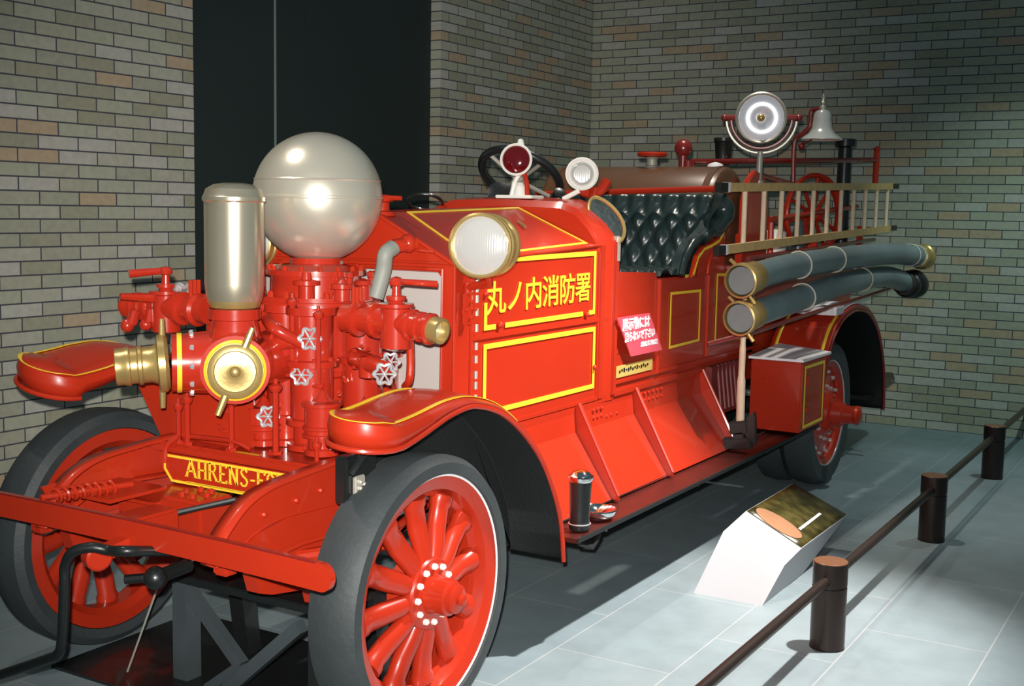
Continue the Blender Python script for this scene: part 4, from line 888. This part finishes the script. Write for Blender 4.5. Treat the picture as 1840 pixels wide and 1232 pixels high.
# sledge
ax_=thing('fire_axe',(2.85,-.76,.476),'iron headed axe standing head down on the running board, pale handle up','axe')
build('handle',MB().tube(spline([(2.865,-.755,1.36),(2.86,-.755,1.20),(2.855,-.756,1.02),(2.85,-.757,.85),(2.85,-.76,.62)],6),[.014]*6+[.015]*6+[.018]*6+[.023]*7,14,flat=.8),PALEWOOD,ax_)
m=MB(); m.obox((2.84,-.76,.605),(1,0,.0),(0,1,-.18),(0,.18,1),.026,.050,.034,.006); m.prism([(2.825,-.80,.66),(2.825,-.845,.70),(2.825,-.86,.52),(2.825,-.80,.56)],(.026,0,0),bev=.004); m.obox((2.84,-.755,.520),(1,0,0),(0,1,-.12),(0,.12,1),.024,.078,.030,.006); m.box(2.82,2.86,-.79,-.73,.54,.60,.004); build('axe_head',m,IRON,ax_)
# black can and dish on the running board
cn=thing('lantern_can',(.955,-.80,.475),'tall black lacquered can standing on the board behind the front mudguard','can')
build('body',MB().lathe([(0,.040),(.01,.043),(.05,.040),(.16,.043),(.20,.046)],(.955,-.80,.475),(0,0,1),32),BLACK,cn)
build('rim',MB().lathe([(.195,.046),(.205,.052),(.218,.052),(.222,.044),(.235,.03),(.24,0)],(.955,-.80,.475),(0,0,1),32,caps=False),MIRROR,cn)
build('band',MB().ring((.955,-.80,.50),(0,0,1),.043,.003,32,6),CHROME,cn)
ds=recenter(build('metal_dish',MB().lathe([(0,.06),(.02,.078),(.035,.082),(.04,.078),(.03,.068),(.016,.02),(.022,.012),(.024,0)],(1.16,-.775,.475),(0,0,1),36),MIRROR),(1.16,-.775,.475)); tag(ds,'small round chrome dish lying on the running board beside the black can','dish')
# pink notice leaning in the footwell
pn=thing('notice_placard',(1.98,-.53,1.04),'pink notice placard with white Japanese lines leaning in the doorway','notice')
o_=Vector((1.79,-.535,1.245)); ex=Vector((.355,0,.0)); ey=Vector((.165,.0,-.195))
m=MB(); m.prism([o_,o_+ex,o_+ex+ey,o_+ey],(0,.006,0)); build('board',m,PINK,pn)
def pt(a,b): return o_+ex*a+ey*b+Vector((0,-.001,0))
text('lettering','展示物には',.062,pt(.48,.22),ex,-ey,LETW,pn,bold=.0016,sx=.98)
text('lettering','触らないで下さい',.050,pt(.47,.52),ex,-ey,LETW,pn,bold=.0016,sx=.84)
text('lettering','消防博物館',.026,pt(.66,.76),ex,-ey,LETW,pn,bold=.0007,sx=1.5)
# jack stand under the front axle
js=thing('axle_stand',(-.10,-.1,0),'dark steel trestle propping up the front axle','stand')
build('black_sheet',MB().box(-.36,.36,-.48,.72,0,.012),BLACK,js)  # thin black sheet flat on the floor below the trestle
def leg(name,a,b,w=.065,mat=STEEL): return build(name,MB().bar(a,b,w,w,up=(0,1,0)),mat,js)
leg('post',(-.16,.22,.012),(-.16,.22,.40),.07); leg('post',(-.16,-.42,.012),(-.16,-.42,.36),.07,BLACK)
leg('brace',(-.19,.18,.36),(-.19,-.08,.13),.04); leg('brace',(-.19,-.08,.13),(-.19,.08,.012),.035); leg('brace',(-.20,-.36,.33),(-.20,.0,.012),.045)
leg('post',(.16,.22,.012),(.10,.22,.40),.07,BLACK); leg('post',(.16,-.42,.012),(.10,-.42,.40),.07,BLACK)
build('top_beam',MB().box(-.20,.14,-.47,.30,.375,.405,.004),BLACK,js)
build('hook',MB().tube([(-.30,.38,.385),(-.22,.25,.40)],.018,8),BLACK,js)
build('tie_wire',MB().tube([(-.24,.27,.38),(-.28,.40,.03)],.004,6),SATIN,js)
# ---- barrier
Yb=-1.655
def bollard():
    r=thing('barrier_post',(0,0,0),'','barrier post','low barrier posts')
    build('shaft',MB().lathe([(0,.066),(.001,.069),(.252,.069),(.253,.064),(.262,.064),(.263,.069),(.352,.069),(.356,.066)],(0,0,0),(0,0,1),40,caps=False),BRONZE,r)
    build('top_cap',MB().lathe([(.355,.068),(.3575,.066),(.358,0)],(0,0,0),(0,0,1),40,caps=False),LITCOPPER,r)
    build('base_ring',MB().lathe([(0,.070),(.004,.070)],(0,0,0),(0,0,1),40,caps=False),IRON,r)
    return r
bl=['dark bronze barrier post nearest the white sign stand, with a coppery lit top','middle dark bronze barrier post, second of the three','farthest dark barrier post, close to the back wall','dark barrier post at the right picture edge against the wall']
b0=bollard()
for i,x in enumerate((1.50,3.42,5.28)):
    b=b0 if i==0 else copy_tree(b0); b.location=(x,Yb,0); b['label']=bl[i]
rl_=['brown rail bar running from the front corner to the nearest barrier post','brown rail bar between the nearest and the middle barrier post','brown rail bar between the middle and the farthest barrier post','dark rail bar running from the farthest post towards the back wall']
for i,(xa,xb) in enumerate(((-.35,1.44),(1.56,3.36),(3.48,5.22),(5.34,6.93))):
    o=build('barrier_rail',MB().tube([(xa,Yb,.285),(xb,Yb,.285)],.021,14),BRONZE); recenter(o,(xa,Yb,.285)); tag(o,rl_[i],'barrier rail','barrier rails')
# ---- white sign wedge
sg=thing('sign_stand',(2.1,-1.15,0),'low white wedge stand with a garden picture and a salmon oval','sign stand')
V_=dict(a=(1.84,-.937,0),b=(1.84,-1.264,0),c=(2.42,-1.264,0),d=(2.42,-.945,0),F=(2.022,-1.0,.257),E=(2.022,-1.30,.148),A=(2.197,-1.043,.324),B=(2.197,-1.32,.187),C=(2.96,-1.32,.185),D=(2.96,-1.026,.314))
m=MB(); W={k:m.bm.verts.new(v) for k,v in V_.items()}
for q in ('abcd','abEF','EFAB','DCcd','bcCBE','adDAF'):
    m.face([W[k] for k in q])
m.grid([[Vector(V_['A'])*(1-u)*(1-v)+Vector(V_['D'])*u*(1-v)+Vector(V_['C'])*u*v+Vector(V_['B'])*(1-u)*v for u in [i/8 for i in range(9)]] for v in [j/8 for j in range(9)]])
build('body',m,WHITE,sg,sharp=8)
A_,B_,C_,D_=[Vector(V_[k]) for k in 'ABCD']; tn=(D_-A_).cross(B_-A_).normalized(); tn=-tn if tn.z<0 else tn
def tp(u,v,h=.002): return A_*(1-u)*(1-v)+D_*u*(1-v)+C_*u*v+B_*(1-u)*v+tn*(h+.0015)
def tp2(u,v): return tp(.008+.984*u,.012+.976*v,.0015+.008*0)
m=MB(); m.grid([[tp2(i/8,j/8) for i in range(9)] for j in range(9)]); build('picture',m,PICT,sg,solid=.002)
m=MB(); m.prism([tp(.13+.12*math.cos(t),.47+.40*math.sin(t),.005) for t in (2*PI*k/40 for k in range(40))],tn*.001); build('oval_sticker',m,PALM,sg)
m=MB(); m.prism([tp(.24,.72,.005),tp(.72,.70,.005),tp(.72,.745,.005),tp(.24,.765,.005)],tn*.001); build('white_line',m,LETW,sg)
# ---------------------------------------------------------------- lights
def spot(name,loc,target,power,size,blend,rad,col=(1,1,1)):
    l=bpy.data.lights.new(name,'SPOT'); l.energy=power; l.spot_size=math.radians(size); l.spot_blend=blend; l.shadow_soft_size=rad; l.color=col
    o=bpy.data.objects.new(name,l); COL.objects.link(o); o.location=loc
    o.rotation_euler=(Vector(target)-Vector(loc)).to_track_quat('-Z','Y').to_euler(); return o
spot('camera_flash',CAM+Vector((-.03,.02,.10)),(.75,-.0,1.22),1300,57,1.0,.02,(1,.98,.92))
spot('overhead_spot',(2.0,-2.5,4.3),(1.2,-1.0,0),1950,46,.75,.06,(1,.93,.88))
spot('overhead_spot',(5.2,-2.4,4.3),(4.7,-1.5,0),230,46,.9,.06,(.85,1,.97))
spot('overhead_spot',(3.2,-.3,5.2),(3.0,-.2,1),380,70,.8,.10,(1,.92,.8))
spot('overhead_spot',(-1.0,1.2,5.0),(.5,.1,1.6),230,50,.8,.08,(1,.92,.8))
spot('overhead_spot',(3.8,-2.8,4.4),(6.95,-1.3,.7),330,46,1.,.1,(.72,1,.9))  # added greenish wash to brighten the low back wall, no known fitting
w=bpy.data.worlds.new('world'); bpy.context.scene.world=w; w.use_nodes=True
w.node_tree.nodes['Background'].inputs[0].default_value=(.40,.72,.85,1); w.node_tree.nodes['Background'].inputs[1].default_value=.15
vs=bpy.context.scene.view_settings; vs.view_transform='Standard'; vs.look='None'; vs.exposure=0; vs.gamma=1; vs.use_curve_mapping=False
